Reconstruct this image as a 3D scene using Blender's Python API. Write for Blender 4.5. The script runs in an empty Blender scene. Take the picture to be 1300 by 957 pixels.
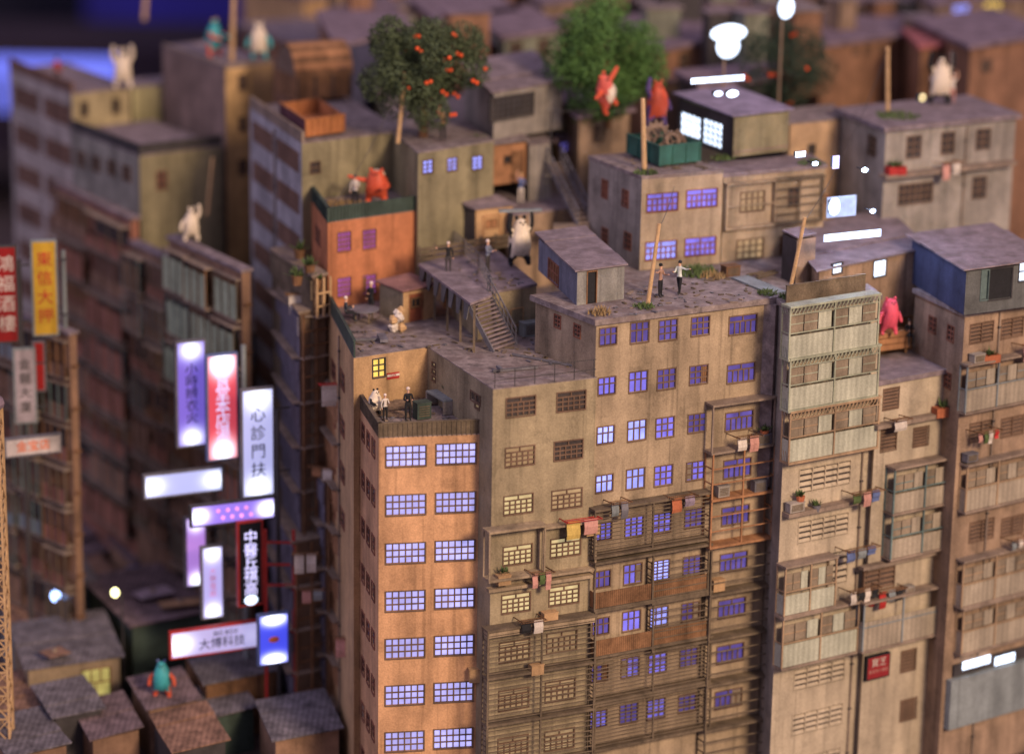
import bpy, bmesh, math, random
from mathutils import Vector, Matrix
import numpy as np
random.seed(7)
R = math.radians
sc = bpy.context.scene
COL = sc.collection
SPOT = 2.5e6
# ------------------------------------------------------------------ camera, light, exposure
FPX, CAMH, PITCH, ROLL = 3600.0, 74.0, R(16.1), 0.016
cd = bpy.data.cameras.new('camera'); cam = bpy.data.objects.new('camera', cd); COL.objects.link(cam)
_f = Vector((0, math.cos(PITCH), -math.sin(PITCH))); _r = Vector((1, 0, 0)); _u = _r.cross(_f)
CR = _r*math.cos(ROLL)+_u*math.sin(ROLL); CU = -_r*math.sin(ROLL)+_u*math.cos(ROLL)
cam.matrix_world = Matrix(((CR.x, CU.x, -_f.x, 0), (CR.y, CU.y, -_f.y, 0), (CR.z, CU.z, -_f.z, CAMH), (0, 0, 0, 1)))
cd.sensor_width = 36; cd.lens = 36*FPX/1300; cd.clip_start = 1; cd.clip_end = 2000
cd.dof.use_dof = True; cd.dof.focus_distance = 168; cd.dof.aperture_fstop = cd.lens/1000/3.3
sc.camera = cam
w = bpy.data.worlds.new('World'); sc.world = w; w.use_nodes = True
bg = w.node_tree.nodes['Background']; bg.inputs[0].default_value = (0.41, 0.335, 0.49, 1); bg.inputs[1].default_value = 1.27
sd = bpy.data.lights.new('hall_spotlight', 'SUN'); sun = bpy.data.objects.new('hall_spotlight', sd); COL.objects.link(sun)
sd.energy = 1.1; sd.color = (1.0, 0.72, 0.50); sd.angle = R(14)
sun.rotation_euler = Vector((-0.50, 0.78, -0.50)).to_track_quat('-Z', 'Y').to_euler()
def spotlight(name, tgt, d, dist, power, cone, col, size):
    l = bpy.data.lights.new(name, 'SPOT'); o = bpy.data.objects.new(name, l); COL.objects.link(o); d = Vector(d).normalized()
    o.location = Vector(tgt)-d*dist; o.rotation_euler = d.to_track_quat('-Z', 'Y').to_euler(); l.energy = power; l.spot_size = R(cone); l.spot_blend = 1.0; l.color = col; l.shadow_soft_size = size
spotlight('hall_spotlight', (8, 160, 20), (-0.50, 0.78, -0.50), 240, SPOT, 38, (1.0, 0.72, 0.51), 24)
fd_ = bpy.data.lights.new('hall_cool_light', 'SUN'); fl_ = bpy.data.objects.new('hall_cool_light', fd_); COL.objects.link(fl_)
fd_.energy = 0.45; fd_.color = (0.70, 0.66, 0.95); fd_.angle = R(40); fl_.rotation_euler = Vector((0.74, 0.45, -0.62)).to_track_quat('-Z', 'Y').to_euler()
sc.view_settings.view_transform = 'Standard'; sc.view_settings.look = 'None'; sc.view_settings.gamma = 1
sc.view_settings.exposure = -0.12
sc.cycles.use_denoising = True
sc.cycles.max_bounces = 5; sc.cycles.sample_clamp_indirect = 4

# ------------------------------------------------------------------ pixel -> place
def ray(x, y): return _f + CR*((x-650)/FPX) - CU*((y-478.5)/FPX)
def P(x, y, z):
    d = ray(x, y); return Vector((0, 0, CAMH)) + d*((z-CAMH)/d.z)
def PY(x, y, Y):
    d = ray(x, y); return Vector((0, 0, CAMH)) + d*(Y/d.y)
def proj(p):
    q = Vector(p)-Vector((0, 0, CAMH)); w_ = q.dot(_f); return 650+FPX*q.dot(CR)/w_, 478.5-FPX*q.dot(CU)/w_

# ------------------------------------------------------------------ materials
MATS = {}
def nn(nt, t, **kw):
    n = nt.nodes.new(t)
    for k, v in kw.items(): setattr(n, k, v)
    return n
def M(name, col, rough=0.85, var=0.35, scale=0.6, streak=0.3, bump=0.3, metal=0, wave=None, wavec=0.25, coords='pos', spec=0.25, dust=None):
    if name in MATS: return MATS[name]
    m = bpy.data.materials.new(name); m.use_nodes = True; nt = m.node_tree; b = nt.nodes['Principled BSDF']
    b.inputs['Roughness'].default_value = rough; b.inputs['Metallic'].default_value = metal
    b.inputs['Specular IOR Level'].default_value = spec
    if coords == 'pos': co = nn(nt, 'ShaderNodeNewGeometry').outputs['Position']
    else: co = nn(nt, 'ShaderNodeTexCoord').outputs['Object']
    n1 = nn(nt, 'ShaderNodeTexNoise'); n1.inputs['Scale'].default_value = scale; n1.inputs['Detail'].default_value = 6; n1.inputs['Roughness'].default_value = 0.65
    nt.links.new(co, n1.inputs['Vector'])
    mp = nn(nt, 'ShaderNodeMapping'); mp.inputs['Scale'].default_value = (.75, .75, 0.13); nt.links.new(co, mp.inputs['Vector'])
    n2 = nn(nt, 'ShaderNodeTexNoise'); n2.inputs['Scale'].default_value = 1.1; n2.inputs['Detail'].default_value = 2; nt.links.new(mp.outputs[0], n2.inputs['Vector'])
    n3 = nn(nt, 'ShaderNodeTexNoise'); n3.inputs['Scale'].default_value = 9; n3.inputs['Detail'].default_value = 5; nt.links.new(co, n3.inputs['Vector'])
    def mr(src, lo, hi, a, c):
        r = nn(nt, 'ShaderNodeMapRange'); r.inputs[1].default_value = lo; r.inputs[2].default_value = hi; r.inputs[3].default_value = a; r.inputs[4].default_value = c
        nt.links.new(src, r.inputs[0]); return r.outputs[0]
    def mul(a, c):
        q = nn(nt, 'ShaderNodeMath', operation='MULTIPLY'); nt.links.new(a, q.inputs[0])
        if isinstance(c, float): q.inputs[1].default_value = c
        else: nt.links.new(c, q.inputs[1])
        return q.outputs[0]
    v = mul(mr(n1.outputs[0], 0.3, 0.72, 1-var, 1+var*0.6), mr(n2.outputs[0], 0.35, 0.75, 1+streak*0.3, 1-streak))
    v = mul(v, mr(n3.outputs[0], 0.3, 0.7, 0.86, 1.13))
    if streak > .25:      # drip stains where water runs down, and blotches of flaking paint
        m2 = nn(nt, 'ShaderNodeMapping'); m2.inputs['Scale'].default_value = (3.2, 3.2, .10); nt.links.new(co, m2.inputs['Vector'])
        n4 = nn(nt, 'ShaderNodeTexNoise'); n4.inputs['Scale'].default_value = 1.0; n4.inputs['Detail'].default_value = 3; nt.links.new(m2.outputs[0], n4.inputs['Vector'])
        v = mul(v, mr(n4.outputs[0], 0.56, 0.70, 1.0, 1-streak*.75))
        n5 = nn(nt, 'ShaderNodeTexNoise'); n5.inputs['Scale'].default_value = .42; n5.inputs['Detail'].default_value = 9; n5.inputs['Roughness'].default_value = .75; nt.links.new(co, n5.inputs['Vector'])
        v = mul(v, mr(n5.outputs[0], 0.57, 0.60, 1.0, 1-streak*.42))
    if wave:
        ax, sc_ = wave
        wv = nn(nt, 'ShaderNodeTexWave'); wv.bands_direction = ax; wv.inputs['Scale'].default_value = sc_; wv.inputs['Distortion'].default_value = 0.6
        nt.links.new(nn(nt, 'ShaderNodeTexCoord').outputs['Object'], wv.inputs['Vector'])
        v = mul(v, mr(wv.outputs[1], 0.1, 0.9, 1-wavec, 1+wavec*0.4))
    vm = nn(nt, 'ShaderNodeVectorMath', operation='SCALE'); vm.inputs[0].default_value = col[:3]; nt.links.new(v, vm.inputs['Scale'])
    out = vm.outputs[0]
    if dust:
        dn = nn(nt, 'ShaderNodeTexNoise'); dn.inputs['Scale'].default_value = 0.9; dn.inputs['Detail'].default_value = 7; nt.links.new(co, dn.inputs['Vector'])
        mx = nn(nt, 'ShaderNodeMix', data_type='RGBA'); nt.links.new(mr(dn.outputs[0], 0.5, 0.66, 0, 0.75), mx.inputs[0])
        nt.links.new(out, mx.inputs[6]); mx.inputs[7].default_value = (*dust, 1); out = mx.outputs[2]
    nt.links.new(out, b.inputs['Base Color'])
    if bump:
        bp = nn(nt, 'ShaderNodeBump'); bp.inputs['Strength'].default_value = bump; bp.inputs['Distance'].default_value = 0.08
        nt.links.new(n3.outputs[0], bp.inputs['Height']); nt.links.new(bp.outputs[0], b.inputs['Normal'])
    MATS[name] = m; return m
def E(name, col, st, var=0.5, scale=1.5):
    if name in MATS: return MATS[name]
    m = bpy.data.materials.new(name); m.use_nodes = True; nt = m.node_tree; b = nt.nodes['Principled BSDF']
    b.inputs['Base Color'].default_value = (*[c*0.3 for c in col], 1); b.inputs['Roughness'].default_value = 0.4
    b.inputs['Emission Color'].default_value = (*col, 1)
    n = nn(nt, 'ShaderNodeTexNoise'); n.inputs['Scale'].default_value = scale
    nt.links.new(nn(nt, 'ShaderNodeNewGeometry').outputs['Position'], n.inputs['Vector'])
    r = nn(nt, 'ShaderNodeMapRange'); r.inputs[1].default_value = .3; r.inputs[2].default_value = .7
    r.inputs[3].default_value = st*(1-var); r.inputs[4].default_value = st*(1+var); nt.links.new(n.outputs[0], r.inputs[0])
    oi = nn(nt, 'ShaderNodeObjectInfo'); r2 = nn(nt, 'ShaderNodeMapRange'); r2.inputs[3].default_value = 1-var*1.1; r2.inputs[4].default_value = 1+var*.6; nt.links.new(oi.outputs['Random'], r2.inputs[0])
    mu = nn(nt, 'ShaderNodeMath', operation='MULTIPLY'); nt.links.new(r.outputs[0], mu.inputs[0]); nt.links.new(r2.outputs[0], mu.inputs[1])
    nt.links.new(mu.outputs[0], b.inputs['Emission Strength']); MATS[name] = m; return m

m_orange = M('apricot_plaster', (.56, .32, .165), streak=.35, var=.28)
m_tan = M('tan_plaster', (.47, .30, .15), streak=.3, var=.25)
m_olive = M('olive_plaster', (.30, .245, .15), streak=.38, var=.25)
m_brown = M('khaki_plaster', (.345, .265, .17), streak=.42, var=.25)
m_olive2 = M('moss_grey_plaster', (.25, .22, .13), streak=.4, var=.25)
m_pink = M('salmon_plaster', (.47, .185, .085), streak=.4, var=.3)
m_white = M('cream_plaster', (.43, .36, .255), streak=.32, var=.22)
m_grey = M('grey_plaster', (.30, .27, .23), streak=.4)
m_taupe = M('taupe_plaster', (.30, .21, .14), streak=.45)
m_roof = M('dusty_concrete_roof', (.25, .205, .19), var=.6, scale=1.6, streak=.1, dust=(.15, .11, .10))
m_roof2 = M('violet_grey_roof', (.23, .185, .195), var=.45, scale=1.1, streak=.1, dust=(.13, .10, .10))
m_slab = M('concrete_ledge', (.26, .20, .15), var=.35)
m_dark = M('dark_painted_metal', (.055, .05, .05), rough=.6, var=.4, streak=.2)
m_green = M('dark_green_panel', (.05, .075, .06), rough=.6, var=.4)
m_wood = M('brown_wood', (.22, .115, .055), var=.45, scale=1.5, streak=.4, wave=('X', 2.2))
m_wood2 = M('orange_wood', (.34, .17, .08), var=.35, scale=1.5, streak=.3)
m_bamboo = M('bamboo', (.52, .34, .17), var=.25, scale=2, streak=.2)
m_frame = M('window_frame_paint', (.16, .10, .065), var=.3)
m_frameR = M('rusty_window_frame', (.24, .10, .06), var=.35)
m_steel = M('steel_grey_paint', (.15, .145, .16), rough=.55, var=.35)
m_slat = M('weathered_slat', (.15, .115, .075), var=.4, scale=1.2)
m_shut = M('brown_louvre', (.20, .115, .08), var=.35, wave=('Z', 2.6), wavec=.5)
m_glass = M('pale_green_curtained_glass', (.42, .43, .33), rough=.45, var=.2, wave=('X', .8), wavec=.12, streak=.25)
m_gframe = M('pale_green_metal_frame', (.33, .35, .25), rough=.6, var=.25)
m_glass2 = M('tan_curtained_glass', (.34, .29, .215), rough=.45, var=.2, wave=('X', .8), wavec=.12)
m_gframe2 = M('tan_metal_frame', (.36, .25, .15), rough=.6, var=.25)
m_teal = M('teal_painted_metal', (.13, .19, .18), rough=.6, var=.3)
m_bluegrey = M('blue_grey_metal', (.22, .25, .25), rough=.6, var=.3)
m_gpane = M('grey_brown_pane', (.25, .20, .14), rough=.5, var=.4)
m_dglass = M('dark_window_glass', (.06, .05, .045), rough=.25, var=.3, streak=.2, spec=.5)
m_red = M('red_paint', (.42, .035, .03), var=.3, rough=.5)
m_terr = M('terracotta', (.40, .13, .06), var=.25)
m_leaf = M('leaf_green', (.10, .15, .05), var=.5, scale=2)
m_dry = M('dry_grass', (.35, .24, .11), var=.4, scale=3)
m_cloth = M('white_cloth', (.60, .54, .46), var=.15)
m_pinkcloth = M('pink_cloth', (.52, .27, .22), var=.15)
m_yel = M('yellow_cloth', (.50, .36, .10), var=.2)
m_blue = M('blue_cloth', (.11, .15, .30), var=.2)
m_ac = M('beige_appliance', (.50, .43, .32), rough=.5, var=.15)
m_black = M('black_cloth', (.02, .02, .022), var=.2)
m_skin = M('figure_skin', (.58, .34, .22), var=.05, streak=0)
m_fur = M('cream_fur', (.72, .62, .47), var=.15, scale=3, streak=.1)
m_redfur = M('vermilion_paint', (.62, .10, .045), rough=.5, var=.2)
m_pk = M('hot_pink_paint', (.72, .10, .16), rough=.45, var=.15)
m_tealp = M('turquoise_paint', (.05, .34, .36), rough=.5, var=.2)
m_junk = M('rusty_metal_junk', (.20, .14, .10), var=.5, scale=3)
m_dump = M('green_dumpster_paint', (.035, .12, .09), rough=.6, var=.35)
m_cont = M('rust_orange_container', (.40, .16, .06), var=.35, streak=.4)
m_contd = M('maroon_container_side', (.14, .06, .07), var=.35)
e_vio = E('violet_lit_pane', (.22, .19, .88), 0.8, .35)
e_viob = E('bright_blue_lit_pane', (.30, .34, 1.0), 1.5, .35)
e_viod = E('dim_violet_lit_pane', (.13, .095, .42), 0.62, .4)
e_lav = E('lavender_lit_pane', (.47, .46, 1.0), 1.0, .25)
e_mag = E('magenta_lit_pane', (.48, .12, .62), .75, .35)
e_cream = E('cream_lit_pane', (.95, .80, .42), .55, .3)
e_creamd = E('dim_cream_pane', (.70, .50, .27), .30, .4)
e_yel = E('yellow_lit_pane', (1, .68, .14), 1.1, .25)
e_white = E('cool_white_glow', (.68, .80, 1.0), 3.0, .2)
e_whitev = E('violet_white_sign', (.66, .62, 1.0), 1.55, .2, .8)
e_wsign = E('white_sign_face', (.80, .82, 1.0), 1.35, .15)
e_purp = E('purple_sign_face', (.36, .24, .95), 1.0, .3)
e_redsign = E('red_sign_face', (.95, .10, .14), .8, .3)
e_bluesign = E('blue_sign_face', (.06, .07, .9), 1.0, .3)
e_warm = E('warm_lamp', (1, .80, .36), 5, .1)

def ESIGN(name, col, st, hot=3.2, axis='Z', lo=1, hi=1, w=.16):
    """light box face: the tubes inside sit near its ends, so it glows whitest there"""
    if name in MATS: return MATS[name]
    m = E(name, col, st, .12, 2.0); nt = m.node_tree; b = nt.nodes['Principled BSDF']; tc = nn(nt, 'ShaderNodeTexCoord'); sp = nn(nt, 'ShaderNodeSeparateXYZ'); nt.links.new(tc.outputs['Generated'], sp.inputs[0])
    v = sp.outputs[axis]; sx = sp.outputs['X' if axis == 'Z' else 'Z']
    def ma(op, a, c=None):
        q = nn(nt, 'ShaderNodeMath', operation=op); q.use_clamp = False
        for i, k in enumerate((a, c)):
            if k is None: continue
            if isinstance(k, (int, float)): q.inputs[i].default_value = k
            else: nt.links.new(k, q.inputs[i])
        return q.outputs[0]
    def blob(c0, ww):
        d1 = ma('DIVIDE', ma('SUBTRACT', v, c0), ww); d2 = ma('DIVIDE', ma('SUBTRACT', sx, .5), .42)
        return ma('POWER', 2.718, ma('MULTIPLY', ma('ADD', ma('MULTIPLY', d1, d1), ma('MULTIPLY', d2, d2)), -1.0))
    t = ma('ADD', ma('MULTIPLY', blob(.93, w), hi), ma('MULTIPLY', blob(.07, w), lo))
    mx = nn(nt, 'ShaderNodeMix', data_type='RGBA'); nt.links.new(ma('MINIMUM', ma('MULTIPLY', t, 1.3), 1.0), mx.inputs[0]); mx.inputs[6].default_value = (*col, 1); mx.inputs[7].default_value = (.85, .88, 1, 1)
    nt.links.new(mx.outputs[2], b.inputs['Emission Color']); nt.links.new(ma('ADD', ma('MULTIPLY', t, hot), st), b.inputs['Emission Strength']); return m
# ------------------------------------------------------------------ mesh helpers
class MB:
    def __init__(s): s.v = []; s.f = []; s.m = []
    def add(s, vs, fs, mi=0):
        o = len(s.v); s.v += [tuple(q) for q in vs]; s.f += [tuple(o+i for i in q) for q in fs]; s.m += [mi]*len(fs); return s
    def box(s, x0, x1, y0, y1, z0, z1, mi=0):
        return s.add([(x0, y0, z0), (x1, y0, z0), (x1, y1, z0), (x0, y1, z0), (x0, y0, z1), (x1, y0, z1), (x1, y1, z1), (x0, y1, z1)],
                     [(0, 3, 2, 1), (4, 5, 6, 7), (0, 1, 5, 4), (1, 2, 6, 5), (2, 3, 7, 6), (3, 0, 4, 7)], mi)
    def prism(s, pts, z0, z1, mi=0):       # ccw polygon
        n = len(pts)
        return s.add([(p[0], p[1], z0) for p in pts]+[(p[0], p[1], z1) for p in pts],
                     [tuple(range(n-1, -1, -1)), tuple(range(n, 2*n))]+[(i, (i+1) % n, n+(i+1) % n, n+i) for i in range(n)], mi)
    def beam(s, a, b, t, t2=None, mi=0):
        a = Vector(a); b = Vector(b); d = (b-a)
        if d.length < 1e-6: return s
        d.normalize(); up = Vector((0, 0, 1)) if abs(d.z) < .9 else Vector((0, 1, 0))
        x = d.cross(up).normalized()*t/2; y = x.cross(d).normalized()*(t2 or t)/2
        return s.add([a-x-y, a+x-y, a+x+y, a-x+y, b-x-y, b+x-y, b+x+y, b-x+y], [(0, 3, 2, 1), (4, 5, 6, 7), (0, 1, 5, 4), (1, 2, 6, 5), (2, 3, 7, 6), (3, 0, 4, 7)], mi)
    def tube(s, a, b, r0, r1=None, n=8, mi=0):
        a = Vector(a); b = Vector(b); d = (b-a).normalized(); r1 = r0 if r1 is None else r1
        up = Vector((0, 0, 1)) if abs(d.z) < .9 else Vector((0, 1, 0)); x = d.cross(up).normalized(); y = d.cross(x)
        ra = [a+(x*math.cos(t)+y*math.sin(t))*r0 for t in [2*math.pi*i/n for i in range(n)]]
        rb = [b+(x*math.cos(t)+y*math.sin(t))*r1 for t in [2*math.pi*i/n for i in range(n)]]
        return s.add(ra+rb, [(i, (i+1) % n, n+(i+1) % n, n+i) for i in range(n)]+[tuple(range(n-1, -1, -1)), tuple(range(n, 2*n))], mi)
    def ball(s, c, r, n=8, m=6, mi=0, sq=(1, 1, 1)):
        vs = []; fs = []
        for j in range(m+1):
            th = math.pi*j/m
            for i in range(n):
                ph = 2*math.pi*i/n
                vs.append((c[0]+r*sq[0]*math.sin(th)*math.cos(ph), c[1]+r*sq[1]*math.sin(th)*math.sin(ph), c[2]+r*sq[2]*math.cos(th)))
        for j in range(m):
            for i in range(n): fs.append((j*n+i, (j+1)*n+i, (j+1)*n+(i+1) % n, j*n+(i+1) % n))
        return s.add(vs, fs, mi)
    def mesh(s, name, mats):
        me = bpy.data.meshes.new(name); me.from_pydata(s.v, [], s.f)
        for m in (mats if isinstance(mats, (list, tuple)) else [mats]): me.materials.append(m)
        me.polygons.foreach_set('material_index', s.m); me.update(); return me
def part(name, mb, mat, parent=None, loc=(0, 0, 0), rz=0, kind=None, smooth=False):
    me = mb.mesh(name, mat) if isinstance(mb, MB) else mb
    if smooth: me.polygons.foreach_set('use_smooth', [True]*len(me.polygons))
    o = bpy.data.objects.new(name, me); COL.objects.link(o); o.location = loc; o.rotation_euler.z = rz
    if parent: o.parent = parent
    if kind: o['kind'] = kind
    return o
def thing(name, label, cat, loc=(0, 0, 0), rz=0, group=None):
    o = bpy.data.objects.new(name, None); COL.objects.link(o); o.location = loc; o.rotation_euler.z = rz
    o['label'] = label; o['category'] = cat
    if group: o['group'] = group
    o.empty_display_size = .3; return o
def tag(o, label, cat, group=None, kind=None):
    o['label'] = label; o['category'] = cat
    if group: o['group'] = group
    if kind: o['kind'] = kind
    return o
def copy_thing(o, loc, rz=None, label=None, parent=None):
    c = o.copy(); COL.objects.link(c); c.parent = parent
    if parent is None:
        c.location = loc
        if rz is not None: c.rotation_euler.z = rz
        if label: c['label'] = label
    for ch in o.children: copy_thing(ch, None, parent=c)
    return c

# ------------------------------------------------------------------ windows and walls
WCACHE = {}; WR = random.Random(12)
def window_meshes(wd, ht, rows, fm, pm):
    k = (round(wd, 1), round(ht, 1), tuple(rows), fm.name, pm.name)
    if k in WCACHE: return WCACHE[k]
    wd, ht = k[0], k[1]
    a, p = MB(), MB(); t = .08
    a.box(-wd/2-.07, -wd/2, -.05, .12, -ht/2-.07, ht/2+.07); a.box(wd/2, wd/2+.07, -.05, .12, -ht/2-.07, ht/2+.07)
    a.box(-wd/2, wd/2, -.05, .12, ht/2, ht/2+.07); a.box(-wd/2, wd/2, -.07, .12, -ht/2-.07, -ht/2)
    tot = sum(r[1] for r in rows); z = ht/2
    for i, (nc, fr) in enumerate(rows):
        h = ht*fr/tot; z1 = z; z0 = z-h; z = z0
        if i: a.box(-wd/2, wd/2, -.01, .08, z1-t/2, z1+t/2)
        for c in range(nc):
            x0 = -wd/2+wd*c/nc; x1 = -wd/2+wd*(c+1)/nc
            if c: a.box(x0-t/2, x0+t/2, -.015, .075, z0+t/2, z1-t/2)
            p.box(x0+t*.4, x1-t*.4, .05, .09, z0+t*.4, z1-t*.4)
    WCACHE[k] = (a.mesh('window', fm), p.mesh('panes', pm)); return WCACHE[k]
def louvre_meshes(wd, ht, n, fm, pm):
    k = ('L', round(wd, 1), round(ht, 1), n, fm.name, pm.name)
    if k in WCACHE: return WCACHE[k]
    wd, ht = k[1], k[2]; a, p = MB(), MB()
    a.box(-wd/2-.06, -wd/2, -.04, .12, -ht/2-.06, ht/2+.06); a.box(wd/2, wd/2+.06, -.04, .12, -ht/2-.06, ht/2+.06)
    a.box(-wd/2, wd/2, -.04, .12, ht/2, ht/2+.06); a.box(-wd/2, wd/2, -.04, .12, -ht/2-.06, -ht/2)
    for i in range(n):
        z = -ht/2+ht*(i+.5)/n; h = ht/n
        a.add([(-wd/2, -.02, z-h*.32), (wd/2, -.02, z-h*.32), (wd/2, .09, z+h*.2), (-wd/2, .09, z+h*.2), (-wd/2, .0, z-h*.36), (wd/2, .0, z-h*.36), (wd/2, .11, z+h*.16), (-wd/2, .11, z+h*.16)],
              [(0, 1, 2, 3), (7, 6, 5, 4), (0, 4, 5, 1), (3, 2, 6, 7), (0, 3, 7, 4), (1, 5, 6, 2)])
    m = max(1, round(wd/1.0))
    for c in range(1, m): a.box(-wd/2+wd*c/m-.03, -wd/2+wd*c/m+.03, -.05, .1, -ht/2, ht/2)
    p.box(-wd/2, wd/2, .115, .14, -ht/2, ht/2)
    WCACHE[k] = (a.mesh('louvre_window', fm), p.mesh('glass', pm)); return WCACHE[k]

class Face:
    def __init__(s, A, B, z0, Z, root, mat):
        s.A = Vector((A[0], A[1], 0)); s.B = Vector((B[0], B[1], 0)); s.z0 = z0; s.Z = Z; s.root = root; s.mat = mat
        s.L = (s.B-s.A).length; s.u = (s.B-s.A)/s.L; s.n = Vector((s.u.y, -s.u.x, 0)); s.rz = math.atan2(s.u.y, s.u.x); s.holes = []
    def hit(s, px, py, off=0):
        d = ray(px, py); o = Vector((0, 0, CAMH)); a = s.A+s.n*off
        t = (a-o).dot(s.n)/d.dot(s.n); p = o+d*t; return (p-s.A).dot(s.u), p.z
    def rect(s, px, py, wp, hp, off=0):
        s0 = s.hit(px-wp/2, py, off)[0]; s1 = s.hit(px+wp/2, py, off)[0]; z1 = s.hit(px, py-hp/2, off)[1]; z0 = s.hit(px, py+hp/2, off)[1]
        return s0, s1, z0, z1
    def loc(s, x, out, z):
        w_ = s.A+s.u*x+s.n*out; return Vector((w_.x, w_.y, z))-s.root.location
    def win(s, px, py, wp, hp, rows=((3, 1), (3, 1), (3, 1)), pm=None, fm=None, n=1, pitch=2.95, off=0, hole=True, lou=0, name='window'):
        s0, s1, z0, z1 = s.rect(px, py, wp, hp, off)
        for i in range(n):
            a, b = z0-i*pitch, z1-i*pitch
            if n > 1 and a < s.z0+.2: break
            p_ = pm[i % len(pm)] if isinstance(pm, (list, tuple)) else pm
            if lou: ms = louvre_meshes(s1-s0, b-a, lou, fm or m_frame, p_ or m_dglass)
            else: ms = window_meshes(s1-s0, b-a, rows, fm or m_frame, p_ or m_dglass)
            o = part(name, ms[0], None, s.root, s.loc((s0+s1)/2, off, (a+b)/2), s.rz)
            part('panes' if not lou else 'glass', ms[1], None, o)
            if not lou and s1-s0 > .9 and b-a > .9 and getattr(p_, 'name', '') != 'lavender_lit_pane' and WR.random() < .07:
                cw = (s1-s0)*WR.uniform(.25, .5); sd_ = WR.choice((-1, 1)); x_ = sd_*((s1-s0)/2-cw/2-.03)
                part('curtain', MB().box(x_-cw/2, x_+cw/2, .025, .04, -(b-a)*.46, (b-a)*.46), WR.choice((m_wood, m_gpane, m_gpane)), o)
            if hole and off == 0: s.holes.append((s0, s1, a, b))
        return s
    def box(s, px, py, wp, hp, d0, d1, mat, name, n=1, pitch=2.95, off=0):
        s0, s1, z0, z1 = s.rect(px, py, wp, hp, off if off else d1)
        for i in range(n):
            if z0-i*pitch < s.z0: break
            o = part(name, MB().box(s0, s1, -d1, -d0, z0, z1), mat, s.root, s.loc(0, 0, -i*pitch), s.rz)
        return o
    def wall(s, name='wall', th=.13):
        xs = sorted({0, s.L} | {round(max(0, min(s.L, q)), 3) for h in s.holes for q in h[:2]})
        zs = sorted({s.z0, s.Z} | {round(max(s.z0, min(s.Z, q)), 3) for h in s.holes for q in h[2:]})
        hs = [(round(a, 3), round(b, 3), round(c, 3), round(d, 3)) for a, b, c, d in s.holes]
        mb = MB(); mb.v = [(x, y, z) for y in (0, th) for z in zs for x in xs]; nx, nz = len(xs), len(zs)
        def idx(i, j, k): return k*nx*nz+j*nx+i
        solid = {}
        for j in range(nz-1):
            for i in range(nx-1):
                xm = (xs[i]+xs[i+1])/2; zm = (zs[j]+zs[j+1])/2
                solid[i, j] = not any(a < xm < b and c < zm < d for a, b, c, d in hs)
        for (i, j), so in solid.items():
            if so: mb.f.append((idx(i, j, 0), idx(i+1, j, 0), idx(i+1, j+1, 0), idx(i, j+1, 0)))
            else:
                if solid.get((i-1, j), 1): mb.f.append((idx(i, j, 0), idx(i, j+1, 0), idx(i, j+1, 1), idx(i, j, 1)))
                if solid.get((i+1, j), 1): mb.f.append((idx(i+1, j, 0), idx(i+1, j, 1), idx(i+1, j+1, 1), idx(i+1, j+1, 0)))
                if solid.get((i, j-1), 1): mb.f.append((idx(i, j, 0), idx(i, j, 1), idx(i+1, j, 1), idx(i+1, j, 0)))
                if solid.get((i, j+1), 1): mb.f.append((idx(i, j+1, 0), idx(i+1, j+1, 0), idx(i+1, j+1, 1), idx(i, j+1, 1)))
        mb.m = [0]*len(mb.f)
        return part(name, mb, s.mat, s.root, s.loc(0, 0, 0), s.rz)

class Bld:
    def __init__(s, name, label, Z, L, C_, R_, z0=0, mat=None, roof=None, over=.12, thick=.25, cat='building', group=None, lmat=None, zoff=0, noroof=False):
        s.Z = Z; s.z0 = z0; s.c = P(*C_, Z); s.l = P(*L, Z); s.r = P(*R_, Z); s.b = s.l+s.r-s.c
        s.root = thing(name, label, cat, (s.c.x, s.c.y, z0), 0, group)
        s.front = Face(s.c, s.r, z0, Z, s.root, mat); s.left = Face(s.l, s.c, z0, Z, s.root, lmat or mat)
        s.back = Face(s.b, s.l, z0, Z, s.root, mat); s.right = Face(s.r, s.b, z0, Z, s.root, mat)
        if not noroof:
            k = s.corners(over); s.roof = part('roof', MB().prism([(q.x-s.c.x, q.y-s.c.y) for q in k], Z-z0, Z-z0+thick), roof or m_roof, s.root)
    def corners(s, over):
        cen = (s.l+s.r)/2; out = []
        U = (s.r-s.c).normalized(); V = (s.c-s.l).normalized()
        return [s.c+V*over-U*over, s.r+V*over+U*over, s.b-V*over+U*over, s.l-V*over-U*over]
    def done(s):
        for f in (s.front, s.left, s.back, s.right): f.wall()
        return s
    def parapet(s, h, mat, sides='fl', th=.12, ribs=0, base=0):
        fs = {'f': s.front, 'l': s.left, 'b': s.back, 'r': s.right}
        for k in sides:
            f = fs[k]; mb = MB(); mb.box(0, f.L, .02, .02+th, s.Z+base, s.Z+base+h)
            mb.box(-.03, f.L+.03, -.03, .07+th, s.Z+base+h, s.Z+base+h+.06)
            if ribs:
                n = int(f.L/ribs)
                for i in range(n+1): mb.box(i*f.L/n-.03, i*f.L/n+.03, -.035, .018, s.Z+base, s.Z+base+h)
            part('parapet', mb, mat, s.root, f.loc(0, 0, 0), f.rz)

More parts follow.
